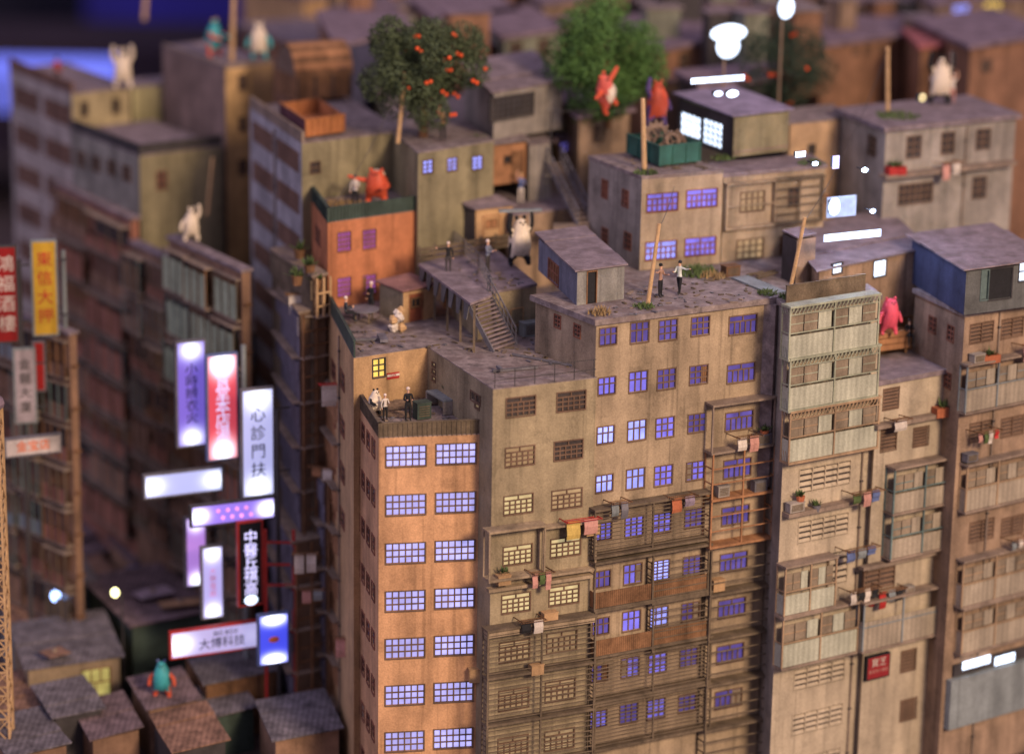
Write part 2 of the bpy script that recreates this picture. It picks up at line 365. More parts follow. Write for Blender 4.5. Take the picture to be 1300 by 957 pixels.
def cage(face, px0, pyt0, px1, hp, depth, floors, pitch, slab=m_slab, post=m_slat, rails=3, slats=0, posts=3, panel=None, name='balcony', top=True, panelh=1.0, inner=None, lattice=False, vslat=False, slope=True):
    """balcony bays standing proud of a wall: px0,pyt0 = top left front corner pixel, px1 = right end pixel"""
    s0, zt = face.hit(px0, pyt0, depth); s1 = face.hit(px1, pyt0, depth)[0]
    if not slope: pass
    for i in range(floors):
        z1 = zt-i*pitch; z0 = z1-pitch+.0
        if z0 < face.z0: break
        mb = MB(); mb.box(s0-.05, s1+.05, -depth-.06, -.003, z0, z0+.14)
        ro = part(name, mb, slab, face.root, face.loc(0, 0, 0), face.rz)
        if i == 0 and top: part('ledge', MB().box(s0-.08, s1+.08, -depth-.1, -.003, z1-.001, z1+.13), slab, ro)
        fr = MB()
        for k in range(posts):
            x = s0+(s1-s0)*k/(posts-1); fr.box(x-.05, x+.05, -depth-.02, -depth+.08, z0+.14, z1)
        for x in (s0, s1): fr.box(x-.04, x+.04, -.1, -.01, z0+.14, z1)
        part('post', fr, post, ro, kind='stuff')
        if rails:
            rb = MB()
            for k in range(rails):
                z = z0+.14+(z1-z0-.14)*(k+1)/(rails+1); rb.box(s0+.05, s1-.05, -depth-.03, -depth+.03, z-.035, z+.035); 
                rb.box(s0-.03, s0+.03, -depth+.08, -.1, z-.035, z+.035); rb.box(s1-.03, s1+.03, -depth+.08, -.1, z-.035, z+.035)
            part('rail', rb, post, ro, kind='stuff')
        if slats:
            sb = MB()
            for k in range(slats):
                if vslat:
                    x = s0+(s1-s0)*(k+.5)/slats; sb.box(x-.03, x+.03, -depth-.01, -depth+.04, z0+.14, z0+panelh)
                else:
                    z = z0+.2+(z1-z0-.3)*(k+.5)/slats; sb.box(s0+.06, s1-.06, -depth+.0, -depth+.035, z-.03, z+.03)
                    sb.box(s0-.02, s0+.02, -depth+.09, -.11, z-.03, z+.03)
            part('slat', sb, post, ro, kind='stuff')
        if panel:
            pb = MB(); n = posts-1
            for k in range(n):
                x0 = s0+(s1-s0)*k/n+.07; x1 = s0+(s1-s0)*(k+1)/n-.07
                part('panel', MB().box(x0, x1, -depth+.03, -depth+.07, z0+.16, z0+panelh), panel, ro)
            part('panel', MB().box(s0+.01, s0+.05, -depth+.1, -.12, z0+.16, z0+panelh), panel, ro)
        if inner:
            n = posts-1
            for k in range(n):
                x0 = s0+(s1-s0)*k/n+.09; x1 = s0+(s1-s0)*(k+1)/n-.09; zz0 = z0+panelh+.12; zz1 = z1-.45
                mi_ = MB(); nc = max(2, int((x1-x0)/.5))
                for q_ in range(3):
                    xa, xb = x0+(x1-x0)*q_/3+.04, x0+(x1-x0)*(q_+1)/3-.04
                    part('pane', MB().box(xa, xb, -depth+.16, -depth+.2, zz0, zz1), inner if (q_+k) % 3 < 2 else panel, ro)
                    if (q_+k) % 3 < 2: part('bar', MB().box(xa, xb, -depth+.12, -depth+.155, (zz0+zz1)/2-.03, (zz0+zz1)/2+.03), post, ro)
        if lattice:
            lb = MB(); zz = z1-.42; n = int((s1-s0)/.28)
            lb.box(s0+.05, s1-.05, -depth-.02, -depth+.02, zz-.03, zz+.03)
            for k in range(n):
                x = s0+(s1-s0)*(k+.5)/n
                lb.beam((x-.12, -depth, zz+.03), (x+.12, -depth, z1), .05); lb.beam((x+.1, -depth+.01, zz+.2), (x+.14, -depth+.01, z1), .03)
            n = int(depth/.25)
            for k in range(n):
                y = -depth+.12+(depth-.15)*(k+.3)/n; lb.beam((s0, y, zz), (s0, y+.15, z1), .04); lb.beam((s0, y, z0+.2), (s0, y+.15, z0+.8), .04)
            part('lattice', lb, post, ro, kind='stuff')
    return s0, s1, zt
# ================================================================== SETTING
g = part('ground', MB().add([(-400, -50, 0), (400, -50, 0), (400, 420, 0), (-400, 420, 0)], [(0, 1, 2, 3)]), M('street_ground', (.09, .065, .06), var=.5, scale=.25)); g['kind'] = 'structure'
hw = MB(); hw.box(-400, 400, 420, 421, 0, 200); part('hall_wall', hw, M('dark_hall_wall', (.008, .008, .02), var=.2, bump=0))['kind'] = 'structure'

# ================================================================== MAIN ROW OF BUILDINGS
SIX = ((6, 1), (6, 1), (6, 1)); BR = ((3, .8), (3, 1.3)); BR2 = ((3, .9), (3, 1), (3, 1)); OL = ((2, .8), (5, .8), (5, .8), (5, .8)); WD = ((2, .6), (5, 1.4)); P23 = ((2, 1), (2, 1), (2, 1))
# --- apricot tower
O = Bld('apricot_tower', 'apricot orange tower block with bright lavender windows and a fenced roof terrace', 25.0, (449, 506), (481, 556), (617, 551), 0, m_orange, m_roof, over=0, thick=.05)
O.front.win(515.5, 579, 50, 25, SIX, e_lav, m_frame, n=8, pitch=2.98)
O.front.win(579, 576, 50, 25, SIX, e_lav, m_frame, n=8, pitch=2.98)
for px, py in ((455.5, 540), (461.5, 549), (468, 559), (474.5, 568)):
    O.left.win(px, py, 3.6, 20, ((1, 1), (1, 1)), m_dglass, m_frameR, n=8, pitch=2.98)
O.done(); O.parapet(.85, m_slat, 'fl', ribs=.28)
# --- tan terrace building behind it
T = Bld('terrace_building', 'tan terrace building with one glowing yellow window above the apricot tower roof', 28.2, (416, 392), (449, 455), (543, 441), 0, m_tan, m_roof, over=0, thick=.05)
T.front.win(481, 467, 15, 22, P23, e_yel, m_dark)
T.left.win(424, 470, 5, 20, ((1, 1), (1, 1)), m_dglass, m_frameR, n=4, pitch=2.98); T.left.win(435, 482, 5, 20, ((1, 1), (1, 1)), m_dglass, m_frameR, n=4, pitch=2.98)
T.done()
f = T.left; mb = MB(); mb.box(0, f.L, 0.0, .1, 28.25, 29.25); mb.box(0, f.L, -.04, .14, 29.25, 29.32); part('parapet', mb, m_green, T.root, f.loc(0, 0, 0), f.rz)
# --- olive building
V = Bld('olive_building', 'olive grey block with cream lit grid windows between the apricot and khaki buildings', 28.2, (543, 441), (626, 495), (757, 480), 0, m_olive, m_roof, over=0, thick=.05, noroof=True)
for k, (px, py) in enumerate(((661, 516), (660, 579), (658, 640), (657, 704), (655, 765), (653, 826), (652, 887), (651, 947))):
    V.front.win(px, py, 36, 23, OL, (m_dglass, e_creamd, e_cream, e_cream, e_cream, e_creamd, e_creamd, e_creamd)[k], m_frame)
for k, (px, py) in enumerate(((725, 509), (721.5, 571), (719.5, 633), (718, 694), (716, 755), (713, 814), (711, 876), (710, 938))):
    V.front.win(px, py, 36, 23, OL, (m_dglass, m_dglass, e_creamd, e_cream, e_cream, e_creamd, e_creamd, e_creamd)[k], m_frame)
V.left.win(551, 463, 4, 5, ((1, 1),), e_creamd, m_frame); V.left.win(551, 472, 4, 5, ((1, 1),), e_creamd, m_frame); V.left.win(551, 481, 4, 5, ((1, 1),), e_creamd, m_frame)
V.left.win(606, 515, 5, 7, ((1, 1),), e_creamd, m_frame); V.left.win(604, 505, 12, 10, ((2, 1),), m_dglass, m_frame)
for q in (V.front, V.left, V.right): q.wall()
k = [(T.b.x, T.b.y), (T.r.x, T.r.y), (V.c.x, V.c.y), (V.r.x, V.r.y), (P(790, 410, 28.2).x, P(790, 410, 28.2).y), (P(700, 345, 28.2).x, P(700, 345, 28.2).y)]
part('roof', MB().prism([(x-V.c.x, y-V.c.y) for x, y in k], 28.2, 28.255), m_roof, V.root)
# roof top hand rail of olive building
f = V.front; mb = MB()
for i in range(6):
    x = f.L*(.02+.96*i/5); mb.box(x-.02, x+.02, .05, .09, 28.25, 29.3)
for z in (28.7, 29.3): mb.box(0, f.L, .05, .09, z, z+.04)
part('railing', mb, m_dark, V.root, f.loc(0, 0, 0), f.rz, kind='stuff')
# ledges and balconies of the olive building
cage(V.front, 622, 678, 692, 0, .9, 1, 3.0, post=m_brown, slab=m_brown, rails=0, slats=0, posts=2, name='balcony')
cage(V.front, 690, 672, 757, 0, .55, 1, 3.0, post=m_brown, slab=m_brown, rails=0, posts=2)
V.front.box(688, 741, 134, 4, 0, .5, m_brown, 'ledge'); V.front.box(688, 797, 136, 6, 0, .8, m_brown, 'ledge')
cage(V.front, 620, 803, 756, 0, .8, 3, 3.0, post=m_slat, slab=m_slat, rails=0, slats=8, posts=3)
# --- khaki building
B = Bld('khaki_building', 'large khaki plaster block with rows of violet windows and dark slatted balconies below', 31.4, (680, 382), (757, 412), (988, 383), 0, m_brown, m_roof, over=.25, thick=.35)
PR = [e_viod, e_vio, e_viob, e_viob, e_vio, e_viod, e_vio, e_viod, e_viod, e_viod]
for px, py, w_, h_, rows, pm in ((772, 427, 21, 22, BR, [e_viod, e_vio, e_viob, e_viob, e_vio, e_viod, e_viod, e_viod, e_vio]), (812, 422, 22, 24, BR, [e_viod, e_vio, e_viob, e_viob, e_vio, e_vio, e_vio, e_vio, e_viod]),
                      (848, 419, 22, 24, BR2, [e_viod, e_viod, e_vio, e_vio, e_vio, e_viob, e_viob, e_vio, e_vio]), (889, 414, 22, 22, BR2, [e_viod, e_viod, e_viod, e_vio, e_viod, e_viod, e_viod, e_viod, e_viod]), (943, 412, 34, 22, WD, [e_viod])):
    B.front.win(px, py, w_, h_, rows, pm, m_frame, n=9, pitch=3.0)
B.left.win(708, 408, 7, 14, P23, m_dglass, m_frameR); B.left.win(733, 420, 7, 14, P23, m_dglass, m_frameR)
B.done()
k = [P(x, y, 31.38) for x, y in ((752, 352), (985, 388), (1075, 345), (860, 290))]
part('rear_wing', MB().prism([(q.x-B.c.x, q.y-B.c.y) for q in k], 20, 31.38), m_roof, B.root)
for i, (py, pn) in enumerate(((650, 11), (717, 11), (778, 9), (836, 11), (897, 9))):
    cage(B.front, 756, py, 902, 0, .75, 1, 2.95, post=m_slat, slab=m_slat, rails=0, slats=0 if i in (1, 2) else 11, posts=3, panel=m_wood if i in (1, 2) else None, panelh=1.15)
    if i in (1, 2): cage(B.front, 830, py-7, 900, 0, .8, 1, 2.9, post=m_slat, slab=m_slat, rails=1, slats=6, posts=2, top=False)
# shelf like balcony column on the right of khaki building
cage(B.front, 906, 517, 984, 0, .9, 1, 3.0, post=m_slab, slab=m_slab, rails=0, posts=2)
cage(B.front, 906, 577, 984, 0, .95, 2, 3.0, post=m_wood2, slab=m_wood2, rails=2, posts=3, top=False)
cage(B.front, 904, 700, 982, 0, .95, 5, 2.95, post=m_slat, slab=m_slat, rails=3, posts=2, top=False)
f = B.front; s0, s1, zb, zt = f.rect(906, 530, 4, 30, .9)
# --- white lattice tower, plain wall part and lower wing
Wt = Bld('cream_balcony_tower', 'cream tower with four pale green lattice balconies stacked at its top', 31.4, (986, 384), (1002, 398), (1118, 380), 0, m_white, m_roof, over=.1, thick=.3, lmat=m_grey)
for i, (py, gf, gl) in enumerate(((392, m_gframe, m_glass), (458, m_gframe, m_glass), (525, m_gframe2, m_glass))):
    cage(Wt.front, 1004, py, 1116, 0, .85, 1, 3.22, slab=gf, post=gf, rails=1, posts=3, panel=gl, panelh=1.5, inner=m_gpane, lattice=True)
Wt.front.win(1047, 605, 64, 30, lou=4, pm=m_dglass, fm=m_white, name='louvre_window'); Wt.front.win(1045, 670, 62, 27, lou=4, pm=m_dglass, fm=m_white, name='louvre_window'); Wt.front.win(1040, 856, 62, 27, lou=4, pm=m_dglass, fm=m_white, name='louvre_window', n=3, pitch=3.0)
Wt.front.box(1050, 646, 96, 5, 0, .7, m_slab, 'ledge')
cage(Wt.front, 998, 722, 1062, 0, .9, 1, 3.2, slab=m_slab, post=m_gframe2, rails=1, posts=3, panel=m_glass, panelh=1.4, inner=m_gpane)
cage(Wt.front, 995, 787, 1090, 0, .9, 1, 3.3, slab=m_slab, post=m_gframe2, rails=1, posts=3, panel=m_glass, panelh=1.6, inner=m_gpane)
Wt.front.win(1064, 720, 22, 40, lou=5, pm=m_dglass, fm=m_white, name='louvre_window')
Wt.done()
W2 = Bld('cream_low_wing', 'cream plaster wing with teal balconies beside the cream tower', 26.2, (1096, 462), (1114, 489), (1214, 471), 0, m_white, m_roof2, over=.22, thick=.3)
for a in ((1131, 506, 19, 26, 6), (1128, 558, 19, 27, 6), (1169, 554, 18, 24, 6), (1116, 735, 38, 24, 4), (1153, 838, 19, 26, 6), (1153, 900, 19, 26, 6)):
    W2.front.win(*a[:4], lou=a[4], pm=m_dglass, fm=m_frame, name='louvre_window')
W2.front.box(1164, 534, 98, 5, 0, .6, m_slab, 'ledge')
cage(W2.front, 1137, 597, 1215, 0, .9, 2, 2.95, slab=m_slab, post=m_teal, rails=1, posts=3, panel=m_glass2, panelh=1.35, inner=m_gpane)
cage(W2.front, 1098, 768, 1196, 0, .8, 1, 3.2, slab=m_slab, post=m_bluegrey, rails=1, posts=3, panel=m_glass2, panelh=2.0)
W2.front.box(1145, 712, 96, 4, 0, .5, m_slab, 'ledge')
W2.done()
# --- far right block
Rb = Bld('tan_corner_block', 'tan block with glazed balcony bays and dark shed on its roof, beyond the cream wing', 30.3, (1162, 372), (1225, 402), (1345, 380), 0, m_taupe, m_roof, over=.15, thick=.3)
for x, y in ((1184, 412), (1207, 423)): Rb.left.win(x, y, 8, 18, P23, m_dglass, m_frameR, n=2, pitch=3)
for k, y in enumerate((422, 547, 673)):
    Rb.front.win(1246, y, 29, 24, lou=5, pm=m_dglass, fm=m_frame, name='louvre_window'); Rb.front.win(1285, y-6, 27, 23, lou=5, pm=m_dglass, fm=m_frame, name='louvre_window')
for py, gf, gl in ((466, m_bluegrey, m_glass2), (593, m_gframe2, m_glass2), (715, m_gframe2, m_glass2), (775, m_gframe2, m_glass2)):
    cage(Rb.front, 1229 if py < 700 else 1224, py, 1345, 0, .7, 1, 3.05, slab=m_slab, post=gf, rails=1, posts=4, panel=gl, panelh=1.5, inner=m_gpane)
Rb.done()
s = Rb.front; o = s.box(1262, 838, 100, 14, .02, .2, m_dark, 'shop_fascia')
for px, w_ in ((1240, 34), (1276, 24)): s.box(px, 838-(px-1262)*.12, w_, 10, .2, .26, e_white, 'shop_light')
Rb.front.box(1262, 880, 110, 60, .02, .5, m_bluegrey, 'shop_front')
# --- salmon block
K = Bld('salmon_block', 'salmon orange block with four magenta windows and dark green roof parapet', 33.8, (383, 237), (416, 283), (541, 266), 0, m_pink, m_roof, over=0, thick=.05)
for px, py in ((437, 307), (469, 304)): K.front.win(px, py, 16, 23, ((4, 1), (4, 1), (4, 1), (4, 1)), e_mag, m_frameR, n=2, pitch=2.95)
for px, py in ((391, 285), (404, 299)): K.left.win(px, py, 6, 20, P23, m_dglass, m_frameR, n=5, pitch=2.95)
K.done(); K.parapet(.9, m_green, 'fl', ribs=.25)
# --- upper building behind: purple windows
U = Bld('upper_tan_block', 'tan plaster block standing on the khaki roof with green dumpster on top', 37.2, (748, 202), (815, 228), (918, 220), 31.4, m_brown, m_roof, over=.05, thick=.22, lmat=m_grey)
for px, py in ((841, 257), (891, 252)): U.front.win(px, py, 38, 22, ((2, .6), (6, .8), (6, .8)), e_vio, m_frameR)
for px, py in ((839, 318), (889, 313)): U.front.win(px, py, 38, 22, ((2, .7), (6, .8), (6, .8)), e_viob if px < 850 else e_vio, m_frameR)
U.left.win(768, 240, 7, 22, P23, m_frameR, m_frameR); U.left.win(794, 252, 7, 20, P23, m_frameR, m_frameR); U.left.win(768, 300, 7, 20, P23, m_dglass, m_frameR); U.left.win(797, 306, 8, 20, P23, m_dglass, m_frameR)
U.done()
U2 = Bld('upper_bay_block', 'tan block with cream wooden framed bays right of the violet windows', 36.9, (900, 212), (919, 225), (1048, 213), 31.4, m_brown, m_roof2, over=.12, thick=.25)
U2.front.win(952, 316, 33, 24, ((4, 1), (4, 1), (4, 1)), e_creamd, m_frame); U2.front.win(1005, 310, 30, 22, ((4, 1), (4, 1), (4, 1)), m_dglass, m_frame)
U2.front.win(955, 256, 30, 24, ((4, 1), (4, 1), (4, 1)), e_creamd, m_frame); U2.front.win(1008, 250, 14, 24, P23, m_dglass, m_frame)
cage(U2.front, 924, 236, 985, 0, .35, 1, 2.9, post=m_brown, slab=m_brown, rails=1, posts=2); cage(U2.front, 986, 230, 1046, 0, .35, 1, 2.9, post=m_slat, slab=m_slat, rails=4, posts=3)
U2.done()
# --- upper right block
UR = Bld('upper_right_block', 'grey tan two storey block with a roof grass tuft and wooden pole', 38.8, (1065, 143), (1125, 167), (1290, 150), 20, m_grey, m_roof2, over=.3, thick=.3)
UR.front.win(1160, 187, 17, 26, P23, m_dglass, m_frame); UR.front.win(1203, 182, 16, 26, P23, m_dglass, m_frame); UR.front.win(1248, 177, 16, 24, P23, m_dglass, m_frame)
UR.front.win(1162, 246, 42, 24, ((6, 1), (6, 1), (6, 1)), m_dglass, m_frame); UR.front.win(1243, 238, 16, 26, P23, m_dglass, m_frame)
UR.front.box(1208, 217, 165, 5, 0, .8, m_slab, 'ledge'); UR.left.win(1107, 185, 10, 24, P23, m_dglass, m_frame); UR.done()
# --- striped long building on the left
N = Bld('striped_grey_block', 'tall grey block with rows of rust brown shuttered bands, left of the salmon block', 37.6, (317, 137), (383, 183), (512, 168), 0, m_olive2, m_roof, over=0, thick=.1, lmat=M('cool_grey_plaster', (.37, .36, .38), streak=.4))
for k in range(9):
    for a, b in ((.06, .46), (.54, .95)):
        z1 = 36.9-k*2.75; f = N.left; part('shutter_band', MB().box(f.L*a, f.L*b, -.05, -.003, z1-1.35, z1), m_shut, N.root, f.loc(0, 0, 0), f.rz)
N.front.win(400, 213, 12, 14, ((1, 1), (1, 1)), m_dglass, m_frame)
N.done()
f = N.left; part('parapet', MB().box(0, f.L, 0, .2, 37.7, 38.4), m_slab, N.root, f.loc(0, 0, 0), f.rz)
N2 = Bld('olive_rear_house', 'olive walled house with three small violet windows under the fruit tree', 37.6, (498, 168), (531, 196), (627, 180), 28.2, m_olive2, m_roof, over=0, thick=.1)
for px, py in ((543, 212), (574, 209), (606, 207)): N2.front.win(px, py, 11.5, 16, P23, e_viob, m_frame)
N2.done()
back = Bld('rear_terrace_house', 'long low rear house whose roof runs behind the fruit tree', 37.3, (470, 110), (500, 172), (760, 150), 20, m_olive2, m_roof, over=0, thick=.1).done()
# --- raised deck block with walkway
X = Bld('raised_deck_house', 'low tan house with a framed door and a big raised deck, beside the stairs', 31.0, (545, 320), (607, 376), (681, 363), 28.2, m_olive, m_roof2, over=.05, thick=.15)
X.front.win(656, 402, 14, 20, ((1, 1),), m_olive, m_tan, name='door'); X.done()
a, b_ = P(532, 334, 31.2), P(648, 314, 31.2); t = thing('deck_fence', 'low dark plank fence along the rear edge of the raised deck', 'fence', a); d = b_-a
for z in (.18, .5, .82): part('plank', MB().beam(Vector((0, 0, z)), d+Vector((0, 0, z)), .08, .2), m_slat, t)
for i in range(7): q = d*(i/6); part('post', MB().box(q.x-.07, q.x+.07, q.y+.05, q.y+.17, -.1, 1.05), m_slat, t)
# walkway
a, b_, c_, d_ = P(531, 338, 31.2), P(597, 388, 31.2), P(625, 377, 31.2), P(560, 330, 31.2)
wk = thing('walkway', 'narrow raised walkway with hanging grey awnings leading to the long stairs', 'walkway', (b_.x, b_.y, 28.2))
part('deck', MB().prism([(q.x-b_.x, q.y-b_.y) for q in (a, b_, c_, d_)], 3.0, 3.15), m_roof2, wk)
for i in range(7):
    q = a.lerp(b_, (i+.5)/7)-b_; e = (b_-a).normalized()
    part('awning', MB().add([(q.x-.5*e.x, q.y-.5*e.y, 2.98), (q.x+.5*e.x, q.y+.5*e.y, 2.98), (q.x+.25*e.x-.08, q.y+.25*e.y-.05, 2.0), (q.x-.25*e.x-.08, q.y-.25*e.y-.05, 2.0),
         (q.x-.5*e.x+.06, q.y-.5*e.y+.06, 2.98), (q.x+.5*e.x+.06, q.y+.5*e.y+.06, 2.98), (q.x+.25*e.x-.02, q.y+.25*e.y+.01, 2.0), (q.x-.25*e.x-.02, q.y-.25*e.y+.01, 2.0)],
         [(0, 1, 2, 3), (7, 6, 5, 4), (0, 3, 7, 4), (1, 5, 6, 2), (3, 2, 6, 7)]), M('dark_grey_canvas', (.13, .125, .12)), wk)
for i in range(5):
    q = a.lerp(b_, i/4)-b_+Vector((.25, .2, 0)); part('post', MB().box(q.x-.07, q.x+.07, q.y-.07, q.y+.07, 0, 3.0), m_slat, wk)
# stairs helper
def stairs(name, label, A, Bp, wvec, n, mat, railmat, rail=1.0, sides=(0, 1)):
    A, Bp, wv = Vector(A), Vector(Bp), Vector(wvec); t = thing(name, label, 'stairs', A)
    d = Bp-A; dn = Vector((d.x, d.y, 0)).normalized()
    for i in range(n):
        q = d*((i+.5)/n); hw_ = (Vector((d.x, d.y, 0)).length/n)*.42
        v = [q-dn*hw_, q+dn*hw_, q+dn*hw_+wv, q-dn*hw_+wv]
        part('step', MB().prism([(p.x, p.y) for p in v], q.z-.05, q.z+.05), mat, t)
    for sd_ in (0, 1):
        o_ = wv*sd_; part('stringer', MB().beam(o_+Vector((0, 0, -.08)), o_+d+Vector((0, 0, -.08)), .1, .32), railmat, t)
        if sd_ in sides:
            m_ = MB(); h = Vector((0, 0, rail)); m_.beam(o_+h, o_+d+h, .07); m_.beam(o_+h*.5, o_+d+h*.5, .05)
            k_ = max(4, n//2)
            for i in range(k_+1): q = o_+d*(i/k_); m_.beam(q, q+h, .06)
            part('railing', m_, railmat, t, kind='stuff')
    return t
s1_ = P(590, 377, 31.2); s1e = P(626, 446, 28.3); wv = P(619, 368, 31.2)-s1_; wv.z = 0
stairs('staircase', 'long open tread stairs descending from the raised walkway to the violet grey roof', s1_, s1e, wv, 14, m_roof2, m_steel, sides=(1,))
pts = [P(576, 312, 31.2), P(607, 340, 31.2), P(624, 372, 31.2)]
# railing of walkway inner edge
rw = thing('deck_railing', 'dark lattice railing along the raised deck edge ending at the stair head', 'railing', pts[0])
mb = MB()
for i in range(2):
    p0, p1 = pts[i]-pts[0], pts[i+1]-pts[0]
    for h in (.3, .6, .95): mb.beam(p0+Vector((0, 0, h)), p1+Vector((0, 0, h)), .05)
    for k in range(9): q = p0.lerp(p1, k/8); mb.beam(q, q+Vector((0, 0, .95)), .05)
part('rails', mb, m_steel, rw, kind='stuff')
# ================================================================== SHEDS ON THE ROOFS
def slabroof(b, mat, n=3, th=.09, over=.2, name='roof_sheet', tilt=.25):
    """loose roof sheets laid side by side, slightly uneven"""
    k = b.corners(over); A_, B_, C_, D_ = [q-b.root.location for q in k]   # c, r, b, l
    for i in range(n):
        t0, t1 = i/n+.006, (i+1)/n-.006; dz = random.uniform(0, .13); h = b.Z-b.z0+.03
        v = [A_.lerp(D_, t0), B_.lerp(C_, t0), B_.lerp(C_, t1+.02), A_.lerp(D_, t1+.02)]
        zz = [h+dz+tilt*t0, h+dz+tilt*t0+random.uniform(-.02, .1), h+dz+tilt*t1+random.uniform(0, .1), h+dz+tilt*t1]
        mb = MB(); mb.add([(p.x, p.y, z) for p, z in zip(v, zz)]+[(p.x, p.y, z+th) for p, z in zip(v, zz)],
                          [(3, 2, 1, 0), (4, 5, 6, 7), (0, 1, 5, 4), (1, 2, 6, 5), (2, 3, 7, 6), (3, 0, 4, 7)])
        part(name, mb, mat, b.root)
def shed(name, label, Z, L, C_, R_, z0, mat, roof=m_roof2, n=3, cat='shed', over=.2, lmat=None, tilt=.2):
    b = Bld(name, label, Z, L, C_, R_, z0, mat, noroof=True, cat=cat, lmat=lmat); b.sh = (n, roof, over, tilt); return b
def fin(b):
    b.done(); slabroof(b, b.sh[1], b.sh[0], over=b.sh[2], tilt=b.sh[3]); return b
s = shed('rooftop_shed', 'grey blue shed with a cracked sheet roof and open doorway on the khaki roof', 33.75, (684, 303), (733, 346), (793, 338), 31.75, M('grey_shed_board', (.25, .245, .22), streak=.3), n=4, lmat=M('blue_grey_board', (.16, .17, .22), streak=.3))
s.front.win(751, 368, 11, 45, ((1, 1),), m_black, m_wood, name='door', hole=True); s.left.win(703, 346, 13, 24, ((4, 1), (4, 1)), m_wood, m_frameR); fin(s)
s = shed('wooden_shed', 'small yellow brown wooden shed with a red door beside the round table', 30.2, (482, 361), (512, 372), (551, 365), 28.25, m_tan, roof=M('red_brown_roof', (.27, .14, .12)), n=2, lmat=m_olive, cat='shed', tilt=.1)
s.front.win(528, 392, 17, 38, ((1, .25), (1, .35), (1, 1)), M('red_brown_door', (.28, .09, .05)), m_wood2, name='door'); s.front.win(527.5, 384, 10, 9, ((2, 1),), m_black, m_wood, off=.1, hole=False); fin(s)
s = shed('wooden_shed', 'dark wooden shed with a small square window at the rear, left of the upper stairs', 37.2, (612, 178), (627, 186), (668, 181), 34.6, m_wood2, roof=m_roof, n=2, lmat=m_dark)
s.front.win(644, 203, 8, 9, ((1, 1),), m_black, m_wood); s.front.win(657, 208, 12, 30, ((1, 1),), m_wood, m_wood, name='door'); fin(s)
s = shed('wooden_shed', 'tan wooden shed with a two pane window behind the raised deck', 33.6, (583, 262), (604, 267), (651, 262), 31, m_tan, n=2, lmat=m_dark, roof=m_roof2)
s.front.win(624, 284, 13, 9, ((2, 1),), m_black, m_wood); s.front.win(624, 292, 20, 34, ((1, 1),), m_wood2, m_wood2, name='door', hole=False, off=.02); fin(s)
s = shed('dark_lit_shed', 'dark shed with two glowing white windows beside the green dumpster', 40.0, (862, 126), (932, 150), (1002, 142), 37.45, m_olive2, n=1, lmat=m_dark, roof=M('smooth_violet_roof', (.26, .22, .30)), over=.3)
s.left.win(877, 160, 25, 27, ((4, 1), (4, 1), (4, 1)), e_white, m_dark); s.left.win(905, 170, 24, 32, ((4, 1), (4, 1), (4, 1), (4, 1)), e_white, m_dark)
s.front.box(966, 190, 68, 3, 0, .08, m_slab, 'ledge'); fin(s)
s = shed('grey_house', 'grey house with a violet sheet roof and barred window right of the fruit tree', 40.6, (590, 92), (627, 118), (714, 104), 37.45, m_grey, n=3, roof=m_roof2, over=.35, tilt=.5)
s.front.win(650, 136, 54, 28, ((8, 1), (8, 1), (8, 1), (8, 1)), m_dglass, m_dark); fin(s)
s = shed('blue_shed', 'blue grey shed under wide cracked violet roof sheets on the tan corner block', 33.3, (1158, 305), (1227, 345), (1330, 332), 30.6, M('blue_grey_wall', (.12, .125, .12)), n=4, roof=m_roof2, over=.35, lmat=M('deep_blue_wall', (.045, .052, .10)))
s.front.win(1250, 362, 9, 36, ((1, 1),), m_teal, m_teal, name='door'); s.front.win(1270, 360, 28, 38, ((1, 1),), m_black, m_dark, name='door'); s.front.win(1303, 344, 18, 24, ((2, 1), (2, 1)), e_white, m_dark); fin(s)
s = shed('low_lit_house', 'low brown house with two small white windows under a wide purple roof', 32.6, (1000, 300), (1040, 345), (1172, 318), 28.5, m_taupe, n=3, roof=m_roof2, over=.3)
s.front.win(1117, 341, 15, 20, ((1, 1),), e_white, m_dark); s.front.win(1063, 341, 12, 11, ((1, 1),), e_white, m_dark); fin(s)
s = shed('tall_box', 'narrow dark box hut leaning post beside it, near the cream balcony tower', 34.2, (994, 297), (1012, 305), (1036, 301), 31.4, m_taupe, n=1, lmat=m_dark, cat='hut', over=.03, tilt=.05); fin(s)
# low brown roof fence on the cream tower
f = Wt.front; part('parapet', MB().box(f.L*.02, f.L*.88, .5, .6, 31.7, 32.9).box(f.L*.02, f.L*.88, .46, .64, 32.9, 32.97), m_slat, Wt.root, f.loc(0, 0, 0), f.rz)
rc = Bld('rear_cream_block', 'dim tan house wall behind the hot pink creature', 29.0, (1085, 372), (1105, 386), (1170, 377), 24, m_tan, m_roof, over=.02, thick=.1).done()
sm = Bld('small_tan_house', 'small tan house between the dark lit shed and upper right block', 38.4, (996, 140), (1003, 158), (1066, 152), 30, M('warm_tan_plaster', (.50, .34, .2)), m_roof, over=.1, thick=.1); sm.front.win(1030, 190, 8, 12, ((1, 1),), m_dglass, m_dark); sm.done()
